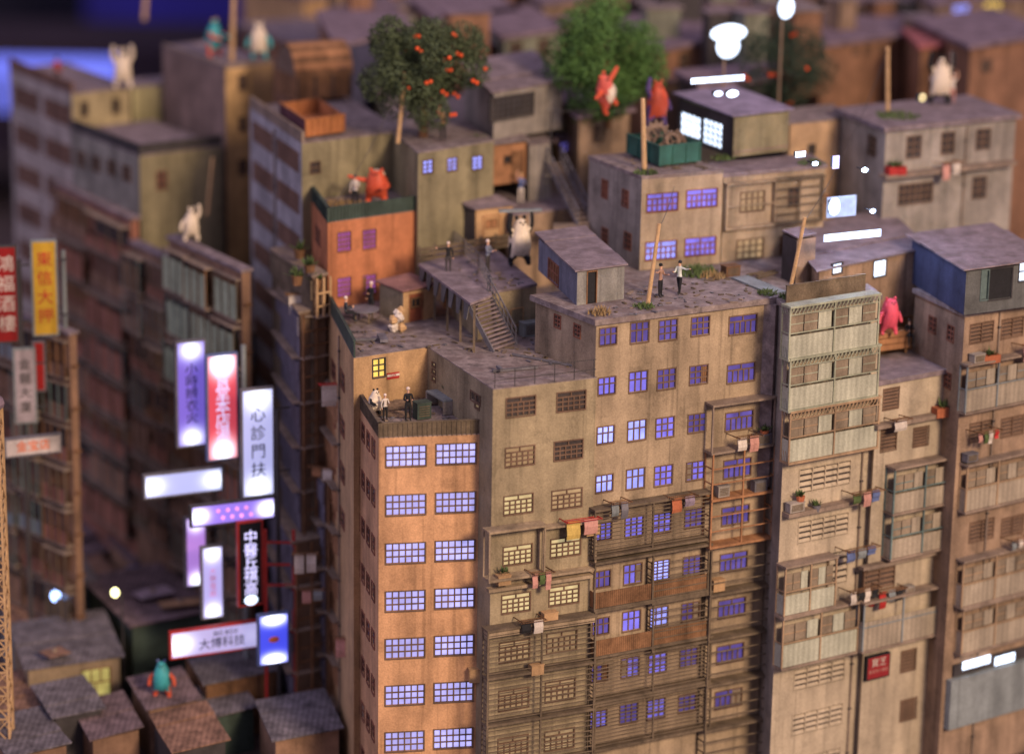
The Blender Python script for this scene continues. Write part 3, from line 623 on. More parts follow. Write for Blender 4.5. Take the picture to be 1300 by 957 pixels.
# ================================================================== LEFT SIDE BUILDINGS
m_lw = M('pale_grey_plaster', (.42, .37, .33), streak=.4)
LW = Bld('pale_corner_block', 'pale grey block at the far left with two columns of rust shutter bands', 36.4, (12, 90), (91, 121), (165, 112), 0, M('ochre_plaster', (.36, .30, .17)), m_roof2, over=0, thick=.15, lmat=m_lw)
f = LW.left
for k in range(9):
    for a, b in ((.07, .47), (.56, .97)):
        z1 = 35.5-k*2.95; part('shutter_band', MB().box(f.L*a, f.L*b, -.05, -.003, z1-1.5, z1), m_shut, LW.root, f.loc(0, 0, 0), f.rz)
part('parapet', MB().box(0, f.L, 0, .2, 36.55, 37.3), m_shut, LW.root, f.loc(0, 0, 0), f.rz)
LW.front.win(107, 139, 8, 18, ((1, 1),), m_black, m_frame); LW.front.win(147, 135, 8, 18, ((1, 1),), m_black, m_frame); LW.done()
LT = Bld('olive_terrace_block', 'grey olive block with a dark parapet terrace and four small square windows', 33.8, (91, 166), (177, 199), (282, 186), 0, m_olive2, m_roof2, over=0, thick=.1, lmat=M('mid_grey_plaster', (.26, .25, .21), streak=.4))
for x, y in ((103, 202), (122, 208), (142, 213), (161, 220)): LT.left.win(x, y, 10, 18, P23, m_dglass, m_frame)
LT.front.win(205, 229, 11, 22, P23, m_dglass, m_frameR); LT.done(); LT.parapet(.75, m_dark, 'fl')
LX = Bld('olive_rear_block', 'pale olive rear wall block beside the terrace', 36.2, (150, 103), (168, 112), (238, 106), 0, M('pale_olive_plaster', (.36, .33, .18)), m_roof2, over=0, thick=.1).done()
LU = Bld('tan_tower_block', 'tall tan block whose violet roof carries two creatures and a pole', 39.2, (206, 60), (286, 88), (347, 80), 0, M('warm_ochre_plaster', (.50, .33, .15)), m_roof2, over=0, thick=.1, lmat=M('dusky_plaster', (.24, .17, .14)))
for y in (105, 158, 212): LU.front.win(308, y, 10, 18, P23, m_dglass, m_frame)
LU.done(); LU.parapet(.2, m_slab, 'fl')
# low brown facades facing the street
def facade_block(name, label, Z, L, C_, R_, mat, cols, rows, seed, pal, pitch=2.9, lm=None, alt=None):
    b = Bld(name, label, Z, L, C_, R_, 0, mat, m_roof2, over=.15, thick=.2, lmat=lm or mat); rnd = random.Random(seed); f = b.left
    for c in range(cols):
        for r in range(rows):
            x0 = f.L*c/cols+.15; x1 = f.L*(c+1)/cols-.15; z1 = Z-.5-r*pitch; z0 = z1-pitch+.35
            if z0 < .3: continue
            d = rnd.choice((.35, .6, .8)); m_ = rnd.choice(pal if not alt or r < 3 else alt)
            o = part('balcony', MB().box(x0, x1, -d, -.003, z0, z0+.13), m_slab, b.root, f.loc(0, 0, 0), f.rz)
            part('ledge', MB().box(x0, x1, -d, -.003, z1-.1, z1), m_slab, o)
            part('panel', MB().box(x0+.05, x1-.05, -d+.05, -d+.1, z0+.13, z0+(rnd.choice((.9, 1.1, 2.0)) if not (alt and r < 3) else 2.35)), m_, o)
            part('shutter', MB().box(x0+.3, x1-.3, -.06, -.02, z0+1.0, z1-.3), rnd.choice((m_shut, m_dglass, m_wood)), o)
            pb = MB()
            for k in range(4): x = x0+(x1-x0)*k/3; pb.box(x-.04, x+.04, -d-.01, -d+.05, z0+.13, z1-.1)
            part('post', pb, rnd.choice((m_slat, m_wood, m_teal)), o, kind='stuff')
    f = b.front
    for r in range(rows):
        z1 = Z-.7-r*pitch
        if z1 < 3: break
        part('shelf', MB().box(f.L*.1, f.L*.9, -.3, -.003, z1-1.5, z1-1.38), m_wood, b.root, f.loc(0, 0, 0), f.rz)
    b.done(); return b
m_rb = M('red_brown_board', (.30, .135, .09), streak=.3, wave=('X', .9)); m_db = M('deep_brown_board', (.25, .15, .095), streak=.3); m_gg = M('grey_green_glass_panel', (.38, .44, .29), rough=.5, wave=('X', .8), wavec=.15); m_gl = M('green_tarpaulin', (.07, .19, .12))
m_pan0 = M('violet_grey_panel', (.20, .18, .23), rough=.55, wave=('Z', 1.5), wavec=.3)
FA = facade_block('red_brown_facade', 'red brown boarded apartment facade with green balconies behind the yellow sign', 29.5, (70, 234), (166, 280), (176, 278), m_rb, 2, 8, 3, (m_rb, m_db, m_gl, m_rb))
FB = facade_block('dark_brown_facade', 'dark brown balcony facade left of the grey green glazed one', 27.95, (166, 309), (214, 332), (222, 330), m_db, 2, 7, 5, (m_db, m_rb, m_wood, m_slat))
FC = facade_block('green_glazed_facade', 'apartment facade with grey green glazed balconies under a violet roof', 29.5, (214, 303), (307, 346), (318, 344), m_db, 3, 8, 9, (m_gg,), pitch=3.2, lm=m_db, alt=(m_db, m_rb, m_slat))
FD = facade_block('shadowed_facade', 'shadowed balcony facade below the striped grey block, behind the lit signs', 22.5, (306, 400), (386, 440), (402, 436), m_taupe, 3, 7, 12, (m_slat, m_pan0, m_bluegrey, m_db))
FE = facade_block('far_street_facade', 'dark shop row at the far left end of the street', 25, (-10, 392), (88, 425), (97, 423), m_db, 3, 7, 14, (m_db, m_bluegrey, m_slat, m_rb))
FF = facade_block('street_shop_block', 'brown block at street level behind the white slanted sign', 12, (140, 500), (262, 560), (300, 552), m_db, 4, 3, 17, (m_db, m_rb, m_slat))
# ================================================================== WEST SIDE BALCONY TOWERS
def stack(name, label, Z, L, C_, R_, side, fm, n, pitch=2.95, cols=2, sidem=None):
    b = Bld(name, label, Z, L, C_, R_, 0, M('dark_brown_wall', (.17, .11, .07)), m_slab, over=.12, thick=.15, cat='balcony tower', lmat=side)  # tower walls in one dark brown
    f = b.front
    for k in range(n):
        z1 = Z-k*pitch
        o = part('balcony', MB().box(0, f.L, -.5, -.003, z1-pitch, z1-pitch+.1), m_slab, b.root, f.loc(0, 0, 0), f.rz)
        pb = MB()
        for j in range(cols+1): x = f.L*j/cols; pb.box(x-.06, x+.06, -.5, -.4, z1-pitch+.1, z1)
        pb.box(0, f.L, -.5, -.42, z1-pitch*.38-.05, z1-pitch*.38+.05); pb.box(0, f.L, -.5, -.42, z1-pitch*.7-.05, z1-pitch*.7+.05)
        part('post', pb, fm, o, kind='stuff')
    f = b.left
    for k in range(n):
        z1 = Z-k*pitch
        part('side_panel', MB().box(0, f.L, -.14, -.003, z1-1.5, z1-.25), sidem or side, b.root, f.loc(0, 0, 0), f.rz)
        part('ledge', MB().box(0, f.L, -.5, -.003, z1-pitch, z1-pitch+.12), m_slab, b.root, f.loc(0, 0, 0), f.rz)
    return b.done()
m_pan = M('violet_grey_corrugated_panel', (.16, .15, .20), rough=.55, wave=('Z', 3.0), wavec=.5)
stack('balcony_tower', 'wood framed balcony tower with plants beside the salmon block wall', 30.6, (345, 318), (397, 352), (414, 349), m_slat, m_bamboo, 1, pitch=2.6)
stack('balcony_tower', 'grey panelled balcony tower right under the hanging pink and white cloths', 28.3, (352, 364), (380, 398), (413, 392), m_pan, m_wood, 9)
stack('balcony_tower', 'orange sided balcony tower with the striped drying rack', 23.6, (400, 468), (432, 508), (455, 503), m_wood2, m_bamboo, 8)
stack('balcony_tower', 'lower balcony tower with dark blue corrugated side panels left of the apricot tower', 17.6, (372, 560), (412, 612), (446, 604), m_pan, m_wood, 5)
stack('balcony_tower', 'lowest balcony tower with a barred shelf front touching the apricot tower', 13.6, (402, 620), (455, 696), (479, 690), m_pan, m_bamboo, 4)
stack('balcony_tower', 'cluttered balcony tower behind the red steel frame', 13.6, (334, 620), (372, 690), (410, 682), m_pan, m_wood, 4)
# ================================================================== BACKGROUND HOUSES
m_ob = M('orange_brown_wall', (.27, .145, .085), var=.35, streak=.4); m_pb = M('plum_roof', (.21, .155, .18), var=.5, scale=.8, streak=.1); m_nv = M('navy_wall', (.06, .06, .11)); m_bg = M('dull_green_wall', (.22, .23, .17))
def bgh(name, label, Z, L, C_, R_, mat, roof=m_pb, wins=(), lm=None, z0=0):
    b = Bld(name, label, Z, L, C_, R_, z0, mat, roof, over=.4, thick=.3, lmat=lm, cat='house')
    for q in wins: b.front.win(q[0], q[1], q[2], q[3], P23, q[4] if len(q) > 4 else m_dglass, m_frame)
    return b.done()
bgh('navy_house', 'dark navy house behind the fruit tree at the top edge', 41, (405, 20), (430, 62), (520, 40), m_nv, m_pb, lm=m_ob)
bgh('plum_roofed_house', 'brown house with a long plum roof behind the top of the fruit tree', 41, (520, 0), (560, 32), (655, 18), m_ob, m_pb, ((600, 45, 12, 20),))
bgh('grey_green_house', 'grey green house in the gap between the two big trees', 41, (600, 22), (640, 50), (712, 40), m_bg, m_pb, ((655, 66, 14, 22), (690, 62, 14, 22)))
bgh('brown_house', 'orange brown house left of the round green tree', 40, (560, 40), (585, 66), (648, 58), m_ob, m_pb, ((610, 80, 14, 14),))
bgh('orange_brown_house', 'orange brown house with a sweeping purple roof right of the round green tree', 40.5, (770, 30), (838, 66), (952, 44), m_ob, m_pb, ((868, 78, 12, 20), (905, 74, 12, 20)))
bgh('low_brown_house', 'low brown house below the white glowing sign', 38.2, (820, 82), (850, 104), (960, 92), m_taupe, m_pb, ((880, 118, 20, 16),))
bgh('long_rear_house', 'long orange brown rear house with three tiny windows behind the right pole', 40.2, (985, 30), (1043, 60), (1180, 42), m_ob, m_pb, ((1086, 66, 6, 8), (1101, 64, 6, 8), (1117, 62, 6, 8)))
bgh('rear_corner_house', 'orange brown house under a plum roof at the upper right', 41.2, (1165, 30), (1232, 62), (1330, 46), m_ob, m_pb, ((1252, 84, 12, 14),))
bgh('blue_lit_house', 'dark roofed house by the blue and amber glow at the top right', 42, (1160, -10), (1190, 8), (1330, -5), m_taupe, m_pb, ((1220, 14, 20, 14, e_viob), (1260, 12, 22, 16, e_yel)))
bgh('red_brown_rear_house', 'red brown house with a bright reddish roof left of the upper right creature', 40.5, (1150, 42), (1170, 62), (1232, 55), m_ob, M('dusky_red_roof', (.35, .12, .12)), ())
bgh('rear_row_house', 'wide brown house at the top edge behind the dark fruit tree', 41.3, (840, -30), (900, 12), (1060, -10), m_ob, m_pb, ((930, 20, 10, 14), (960, 16, 10, 14)))
bgh('grey_rear_house', 'grey rear house with a narrow pale door at the top edge', 41.3, (1040, -20), (1062, 10), (1140, -2), m_bg, m_pb, ((1090, 16, 10, 22),))
bgh('mauve_rear_house', 'mauve roofed house at the top edge behind the green tree', 41.3, (640, -30), (690, 8), (800, -12), m_taupe, m_pb, ())
bgh('low_mauve_house', 'low house with purple roof just left of the dumpster', 38.4, (705, 120), (735, 150), (800, 142), m_taupe, m_pb, ((760, 170, 14, 18),))
bgh('violet_window_house', 'small dim house with a violet window right of the upper stairs', 36.2, (690, 158), (708, 180), (760, 172), m_taupe, m_pb, ((716, 184, 8, 16, e_vio),), z0=28)
bgh('green_lit_house', 'low dark house with a bright strip light under its eave behind the dark lit shed', 39.6, (862, 95), (890, 112), (1010, 100), m_dark, m_pb, ())
# ranks of smaller far houses filling the hill behind
rnd = random.Random(4); k = 0; USED = set()
for row, (yy, zb) in enumerate(((212, 36.5), (224, 37.5), (236, 38.2), (250, 39), (268, 40), (288, 41), (312, 43), (340, 45))):
    x = proj_x = None
    xw = (395-650)/FPX*yy*1.06
    while xw < (1360-650)/FPX*yy*1.06:
        wd = rnd.uniform(6, 11); dp = rnd.uniform(7, 11); Z = zb+rnd.uniform(-1.6, 1.6); rz = R(rnd.uniform(15, 40))
        m_ = rnd.choice((m_ob, m_taupe, m_ob, m_bg, m_tan)); px_ = proj((xw+wd/2, yy, Z))[0]
        wn = {m_ob: 'orange brown', m_taupe: 'taupe', m_bg: 'grey green', m_tan: 'tan'}[m_]; land = ('the fruit tree', 'the gap between the two big trees', 'the bright green tree', 'the green dumpster', 'the dark lit shed', 'the dark fruit tree', 'the upright pole', 'the upper right block')[max(0, min(7, int((px_-400)/112)))]
        lab_ = ('narrow' if wd < 7.5 else 'wide' if wd > 9.5 else 'small')+' '+wn+' far house, '+('first', 'second', 'third', 'fourth', 'fifth', 'sixth', 'seventh', 'last')[row]+' rank behind '+land
        if lab_ in USED: xw += 3; continue
        USED.add(lab_); t = thing('far_house', lab_, 'house', (xw, yy+rnd.uniform(-3, 3), 0), rz, 'far houses at the back of the model city')
        part('wall', MB().box(0, wd, 0, dp, 0, Z), m_, t); part('roof', MB().prism([(-.4, -.4), (wd+.4, -.4), (wd+.4, dp+.4), (-.4, dp+.4)], Z, Z+.35), rnd.choice((m_pb, m_roof2, m_pb)), t)
        for i in range(2):
            xx = wd*(.25+.45*i); part('window', MB().box(xx-.5, xx+.5, -.06, -.004, Z-2.6, Z-1.2), e_white if rnd.random() < .06 else m_dglass, t)
        xw += wd+rnd.uniform(-1, 2.5); k += 1
# small clutter on the far roofs
rnd = random.Random(9)
for k in range(46):
    x, y = rnd.uniform(400, 1290), rnd.uniform(2, 60); q = P(x, y, rnd.choice((39.5, 40.5, 41.5))); 
    w_, d_, h_ = rnd.uniform(1.5, 4), rnd.uniform(1.5, 3), rnd.uniform(.8, 2.0); m_, wn = rnd.choice(((m_ob, 'rust'), (m_taupe, 'taupe'), (m_bg, 'grey green'), (m_dark, 'dark'))); r_, rn = rnd.choice(((m_pb, 'plum'), (m_roof2, 'violet grey'), (m_roof, 'dusty')))
    lab_ = ('low' if h_ < 1.3 else 'tall')+' '+('wide ' if w_ > 2.8 else 'narrow ')+wn+' hut under a '+rn+' roof, far behind '+('the barrel hut', 'the fruit tree', 'the grey house', 'the bright green tree', 'the dark lit shed', 'the dark fruit tree', 'the upright pole', 'the upper right block')[max(0, min(7, int((x-400)/112)))]
    if lab_ in USED: continue
    USED.add(lab_); t = thing('roof_hut', lab_, 'hut', q, R(rnd.uniform(10, 40)), 'little huts on the far roofs')
    part('wall', MB().box(0, w_, 0, d_, -4, h_), m_, t); part('roof', MB().box(-.2, w_+.2, -.2, d_+.2, h_, h_+.12), r_, t)
# ================================================================== GLOWS, STREET
def lightbox(name, label, cx, cy, w_, h_, Y, mat, slope=-.12, cat='light', depth=.3, frame=m_dark, rz=None):
    c = PY(cx, cy, Y); s_ = c.y/FPX*1.06; W_, H_ = w_*s_, h_*s_; t = thing(name, label, cat, c, R(26) if rz is None else rz)
    part('housing', MB().box(-W_/2*.8, W_/2*.8, 0, depth, -H_/2*.8, H_/2*.8), frame, t)
    if name in ('round_lamp', 'glowing_sign'):
        part('bulb', MB().ball((0, -.1, 0), 1, 14, 10, sq=(W_/2*1.1, .12, H_/2*1.1)), mat, t, smooth=True)
    else: part('lit_face', MB().box(-W_/2, W_/2, -.05, -.003, -H_/2, H_/2), mat, t)
    return t
LAMP = 900
def txt(parent, s, size, mat, loc, ext=.015, vertical=False, spacing=1.0):
    c = bpy.data.curves.new('lettering', 'FONT'); c.body = '\n'.join(s) if vertical else s; c.size = size; c.extrude = ext; c.align_x = 'CENTER'; c.align_y = 'CENTER'; c.space_line = spacing; c.resolution_u = 2
    o = bpy.data.objects.new('lettering', c); COL.objects.link(o); bpy.context.view_layer.update()
    me = bpy.data.meshes.new_from_object(o.evaluated_get(bpy.context.evaluated_depsgraph_get()))
    bpy.data.objects.remove(o); me.materials.clear(); me.materials.append(mat)
    o = bpy.data.objects.new('lettering', me); COL.objects.link(o); o.parent = parent; o.location = loc; o.rotation_euler = (R(90), 0, 0); return o
m_ink = M('navy_ink', (.03, .03, .09), bump=0); m_inkr = M('red_ink', (.45, .03, .03), bump=0)
def sign(label, cx, cy, w_, h_, Y, face, chars=None, ink=m_ink, size=.62, vertical=True, bulbs=(), rz=R(24), frame=m_steel, spacing=1.0, arm=None, depth=.35, off=(0, 0)):
    c = PY(cx, cy, Y); s_ = c.y/FPX*1.07; W_, H_ = w_*s_/math.cos(rz)*.97, h_*s_
    t = thing('lit_sign', label, 'sign', c, rz)
    part('housing', MB().box(-W_/2-.13, W_/2+.13, 0, depth, -H_/2-.13, H_/2+.13), frame, t)
    part('lit_face', MB().box(-W_/2, W_/2, -.05, -.003, -H_/2, H_/2), face, t)
    for bx, bz, bw, bh in bulbs:
        mb = MB(); mb.ball((0, 0, 0), 1, 12, 8); o = part('bulb', mb, e_white, t, (bx*W_/2, -.06, bz*H_/2), smooth=True); o.scale = (bw*W_/2, .05, bh*H_/2)
    if chars: txt(t, chars, size, ink, (off[0], -.075, off[1]), vertical=vertical, spacing=spacing)
    if arm:
        mb = MB()
        for z in ((-H_*.3, H_*.3) if vertical else (0,)): mb.box(min(0, arm), max(0, arm), depth/2-.05, depth/2+.05, z-.05, z+.05) if vertical else mb.box(arm-.05, arm+.05, depth+.02, depth+1.6, z-.05, z+.05)
        part('bracket', mb, m_dark, t, kind='stuff')
    return t
SY = 171
VB = ((0, .88, .62, .085), (0, -.9, .5, .06))
sign('tall violet lit sign with dark characters, leftmost of the glowing vertical signs', 243, 500, 32, 132, SY+3, ESIGN('violet_light_box', (.27, .18, .90), .6, 1.7, w=.1), '小時辨衣火', m_ink, .85, bulbs=(), arm=3.2, spacing=.95)
sign('tall red and white lit sign with white glowing ends beside the violet one', 282.5, 517, 34, 132, SY+2, ESIGN('red_light_box', (.90, .09, .14), .62, 2.6, hi=1.3, w=.13), '食堂本店湯', e_whitev, 1.0, arm=1.5, frame=m_blue, spacing=.9)
sign('tall white lit sign reading four dark characters, right of the red sign', 327.5, 562, 36, 136, SY, ESIGN('white_light_box', (.52, .54, .95), .85, 1.6, w=.12), '心診門扶', m_ink, 1.05, arm=2.2, spacing=1.15)
sign('slanting horizontal white blank lit sign under the violet vertical sign', 233, 613, 92, 27, SY+2, ESIGN('white_box_horizontal', (.50, .54, .98), .9, 1.6, 'X'), None, vertical=False, arm=1)
sign('horizontal violet lit sign with pink dots below the tall white sign', 296, 650, 100, 24, SY-1, ESIGN('violet_box_horizontal', (.34, .22, .95), .9, 3.0, 'X', w=.12), None, vertical=False, arm=1, frame=m_dark)
t = bpy.data.objects['lit_sign.004']
mb = MB()
for i in range(4): mb.ball((-1.0+i*.62, -.07, .22), .14, 8, 6); mb.ball((-.7+i*.62, -.07, -.25), .14, 8, 6)
part('dot', mb, E('pink_dots', (1, .35, .75), 1.2), t, kind='stuff')
sign('short violet pink vertical lit sign half hidden behind the slim white one', 249, 700, 22, 88, SY+2, ESIGN('pink_violet_light_box', (.60, .30, .95), .7, 2.0, w=.12), None, arm=3)
sign('slim white vertical lit sign above the big box sign', 270, 739, 23, 92, SY, ESIGN('slim_white_light_box', (.52, .48, .98), .8, 2.0, w=.12), '大樂電器', E('pale_pink_ink', (.8, .35, .7), .6), .5, arm=2.6)
sign('black vertical sign with white brush characters and one white bulb at its foot', 318, 715, 27, 108, SY-1.2, M('black_sign_face', (.01, .01, .015), bump=0), '中醫丘祺高', e_whitev, .95, bulbs=((0, -.9, .6, .12),), frame=m_red, arm=1.2, spacing=.92)
t = sign('white lit shop sign with small Latin letters over large characters at street level', 273, 812, 107, 32, SY-2, ESIGN('shop_light_box', (.55, .50, .90), .75, 2.0, 'X', hi=.1), '大博科技', m_ink, .78, vertical=False, frame=m_red, arm=1, off=(.45, -.22))
txt(t, 'BIG BOX', .42, m_ink, (.7, -.075, .45), spacing=1)
t = sign('small blue lit box sign with two white bulbs and an orange emblem', 347.5, 811, 34, 64, SY-2.6, ESIGN('blue_light_box', (.07, .09, .95), .9, 4.0, w=.13), None, arm=1.0, frame=m_blue)
part('emblem', MB().ball((0, -.06, 0), .3, 12, 8, sq=(1.2, .15, .7)), M('orange_emblem', (.75, .2, .08)), t)
YY = 178
sign('tall yellow sign with red characters at the left edge', 57, 366, 27, 116, YY, M('yellow_sign_face', (.52, .32, .03), var=.15, bump=0), '東信大押', m_inkr, 1.05, rz=R(14), frame=m_bluegrey, arm=1.5, spacing=1.2)
sign('tall dark red sign with pale characters cut by the left edge', 8, 374, 24, 118, YY-2, M('dark_red_sign_face', (.26, .012, .012), var=.2, bump=0), '鴻福酒樓', m_cloth, 1.15, rz=R(14), frame=m_dark, arm=1.5, spacing=1.15)
sign('dull white vertical sign under the yellow sign', 32, 490, 23, 92, YY-1, M('dull_white_sign_face', (.36, .31, .32), bump=0), '金龍大廈', m_dark, .8, rz=R(14), frame=m_bluegrey, arm=1.4, spacing=1.2)
sign('small dark red vertical sign behind the dull white one', 50, 465, 11, 60, YY+1, M('dark_red_sign_face', (.40, .012, .012)), None, rz=R(14), arm=1.2)
sign('dull white slanting board with orange round characters near the lattice tower', 42, 566, 64, 20, YY-6, M('cream_board', (.50, .45, .42), bump=0), '金宝店', M('orange_ink', (.7, .14, .03), bump=0), .75, vertical=False, rz=R(24), arm=1)
# masts that carry the signs
def mast(label, px, Y, y_top, r, mat):
    q = PY(px, y_top, Y); t = tag(part('sign_mast', MB().tube((0, 0, 0), (0, 0, q.z), r, r*.8), mat, None, (q.x, q.y, 0)), label, 'mast'); return t
mast('blue grey steel mast behind the red and white lit signs', 309, SY+2.6, 438, .22, m_bluegrey)
mast('blue grey mast beside the tall yellow sign', 80, YY+1, 318, .18, m_bluegrey)
mast('dark mast between the dark red and yellow signs', 24, YY+1, 330, .18, m_dark)
mast('dark steel mast just right of the tall white lit sign', 352, SY+.3, 520, .16, m_dark)
t = thing('steel_frame', 'open red steel sign frame beside the black character sign', 'frame', PY(338, 830, SY-.6)); b0 = t.location.copy(); t.location.z = 0
q1 = PY(338, 672, SY-.6); q2 = PY(374, 668, SY-.6); d = (q2-q1); d.z = 0
for dd in (Vector((0, 0, 0)), d): part('post', MB().beam(dd, dd+Vector((0, 0, q1.z)), .2), m_red, t)
for yy in (688, 716, 742, 800): z = PY(338, yy, SY-.6).z; part('rung', MB().beam((0, 0, z), d+Vector((0, 0, z)), .13), m_red, t)
# lattice tower at left edge
b0 = PY(-2, 866, 163); t = thing('lattice_tower', 'slim yellow brown steel lattice tower with a domed cap at the left edge', 'tower', (b0.x, b0.y, 0)); top = PY(-2, 512, 163).z
cs = [Vector((-.7, -.7, 0)), Vector((.7, -.7, 0)), Vector((.7, .7, 0)), Vector((-.7, .7, 0))]; up = Vector((0, 0, 1))
for c in cs: part('leg', MB().beam(c, c+up*top, .13), m_bamboo, t)
n = 16; mb = MB(); mr_ = MB()
for i in range(n+1):
    z = top*i/n
    for j in range(4):
        mr_.beam(cs[j]+up*z, cs[(j+1) % 4]+up*z, .09)
        if i < n: mb.beam(cs[j]+up*z, cs[(j+1) % 4]+up*(z+top/n), .07); mb.beam(cs[(j+1) % 4]+up*z, cs[j]+up*(z+top/n), .07)
part('brace', mb, m_bamboo, t, kind='stuff'); part('ring', mr_, m_bamboo, t, kind='stuff'); part('cap', MB().ball((0, 0, top), 1.0, 12, 8, sq=(1, 1, .6)), m_pb, t)
# ------------------------------------------------------------------ shacks along the street
m_tin = M('mauve_tin_roof', (.18, .13, .14), var=.6, scale=1.2, wave=('X', .9), wavec=.2); m_tino = M('rust_tin_roof', (.25, .145, .10), var=.6, scale=1.2, wavec=.2, wave=('X', .9)); m_ting = M('grey_tin_roof', (.16, .145, .16), var=.6, scale=1.2, wavec=.2, wave=('X', .9))
def shack(label, Z, L, C_, R_, mat, roof, n=3, win=None):
    b = shed('street_shack', label, Z, L, C_, R_, 0, mat, roof=roof, n=n, cat='shack', over=.3, tilt=.35)
    if win: b.front.win(*win)
    return fin(b)
shack('green walled shack with a broad mauve and rust tin roof behind the white shop sign', 5.2, (108, 742), (168, 797), (318, 768), m_green, m_tin, 5)
shack('tan shack with a grey tin roof and one yellow lit window near the lattice tower', 4.6, (16, 802), (36, 850), (152, 833), M('shack_board', (.25, .19, .12)), m_ting, 4, (122, 866, 36, 34, ((3, 1), (2, 1)), E('dull_yellow_pane', (.8, .75, .25), .5), m_wood))
shack('low shack with a rust orange tin roof, second from the far end', 3.6, (4, 716), (20, 742), (100, 726), m_dark, m_tino, 2)
shack('low shack with a reddish tin roof left of the blue lamp', 4.0, (2, 765), (20, 796), (92, 782), m_bluegrey, m_tino, 3)
shack('grey blue shack that carries the blue lamp', 5.5, (60, 728), (78, 750), (120, 738), m_bluegrey, m_ting, 2)
shack('mauve roofed shack standing where the street bends', 4.5, (140, 690), (170, 716), (225, 706), m_db, m_tin, 3)
shack('plum roofed shack at the far end of the street', 4.2, (35, 668), (62, 694), (120, 680), m_dark, m_tin, 2)
shack('blue grey stall roof below the blue lit box sign', 4.2, (236, 830), (262, 868), (352, 850), m_wood, m_ting, 3)
shack('dark roofed shack at the foot of the street frame', 3.5, (330, 900), (350, 940), (430, 925), m_db, m_ting, 3)
for lab, Z, L_, C_, R_, m1, m2, n_ in (
 ('rust roofed lean-to at the lower left corner, nearest the lattice tower', 3.0, (-18, 872), (8, 906), (62, 894), m_db, m_tino, 3),
 ('grey roofed lean-to touching the lower left rust roof', 3.6, (46, 880), (70, 912), (128, 900), m_dark, m_ting, 3),
 ('mauve roofed hut beneath the turquoise creature', 3.4, (168, 872), (190, 902), (250, 890), m_db, m_tin, 3),
 ('dark roofed hut right of the turquoise creature', 2.8, (240, 884), (262, 914), (322, 900), m_green, m_ting, 3),
 ('plum roofed hut low between the two lower left lean-tos', 2.8, (96, 905), (118, 940), (176, 926), m_db, m_tin, 2),
 ('rust roofed hut at the bottom edge under the blue box sign', 3.2, (196, 918), (222, 955), (286, 940), m_dark, m_tino, 3),
 ('grey roofed hut at the very bottom left corner', 3.0, (-20, 925), (14, 962), (84, 946), m_db, m_ting, 3),
 ('small mauve canopy beside the farther street lamp', 3.6, (86, 690), (104, 708), (146, 698), m_dark, m_tin, 2),
 ('narrow rust canopy between the street lamps', 3.2, (92, 722), (108, 738), (142, 730), m_db, m_tino, 2),
 ('small grey canopy at the foot of the dark balcony facade', 4.0, (196, 694), (216, 716), (262, 706), m_dark, m_ting, 2),
 ('plum canopy at the foot of the red brown facade', 4.4, (112, 650), (134, 668), (182, 660), m_db, m_tin, 2),
 ('brown canopy near the far street shops', 4.0, (60, 640), (78, 656), (120, 648), m_dark, m_tino, 2)):
    shack(lab, Z, L_, C_, R_, m1, m2, n_)
t = thing('ground_sheet', 'flat blue tarpaulin lying on the rust shack roof', 'tarpaulin', P(66, 718, 4.4)); part('sheet', MB().box(-.9, .9, -.5, .5, 0, .12), m_blue, t)
def lamp(label, px, py, z, mat, pole=True, r=.26):
    q = P(px, py, z); t = thing('street_lamp', label, 'lamp', (q.x, q.y, 0))
    part('bulb', MB().ball((0, 0, z), r, 12, 8, sq=(1, 1, 1.2)), mat, t); part('pole', MB().tube((.45, 0, 0), (.45, 0, z-.1), .07, .05).tube((.45, 0, z-.1), (0, 0, z+.2), .04), m_dark, t); return t
e_lamp = E('yellow_street_bulb', (1, .93, .45), 6, .1)
lamp('street lamp with a pale yellow bulb, the farther one on the dark street', 70, 664, 8, e_lamp)
lamp('street lamp with a yellow bulb over the mauve tin roof, the nearer one', 146, 752, 8.5, e_lamp)
lamp('blue white lamp glowing on the grey blue shack wall', 71, 756, 6.5, E('blue_bulb', (.35, .5, 1), 6, .1), r=.35)
# ------------------------------------------------------------------ glowing things behind
lightbox('glow_light', 'long blue violet glowing panel behind the pale corner block', 62, 88, 170, 30, 300, E('blue_violet_panel', (.17, .21, .95), .85, .3, .05), rz=0, cat='light panel')
lightbox('glow_light', 'blue violet glowing strip at the left edge beside the pale corner block', 3, 112, 18, 60, 290, E('blue_violet_panel', (.16, .18, .95), 1.0), rz=0, cat='light panel')
pf = thing('display_platform', 'long dark rear platform with a plum edge behind the pale corner block', 'platform', PY(90, 62, 320)); part('slab', MB().box(-30, 45, 0, 20, -12, 0), M('dark_plum', (.03, .02, .035)), pf)
nb = thing('backdrop_screen', 'deep blue glowing screen on the dark hall wall behind the tan tower', 'screen', PY(270, 15, 400)); part('lit_face', MB().box(-18, 30, 0, .3, -12, 12), E('deep_blue_screen', (.010, .007, .10), .6, .6, .03), nb)
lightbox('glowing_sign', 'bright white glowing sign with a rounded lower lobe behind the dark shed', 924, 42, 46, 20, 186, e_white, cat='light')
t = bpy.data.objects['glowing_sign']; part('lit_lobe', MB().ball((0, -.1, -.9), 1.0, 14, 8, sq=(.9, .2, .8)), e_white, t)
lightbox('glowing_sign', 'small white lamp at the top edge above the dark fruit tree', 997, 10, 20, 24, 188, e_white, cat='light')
lightbox('glow_strip', 'thin white strip light above the dark lit shed', 911, 101, 74, 7, 176, e_white, cat='light')
lightbox('round_lamp', 'small white oval lamp just above the violet shed roof, left of its twin', 911, 119, 12, 7, 174, e_white, cat='light')
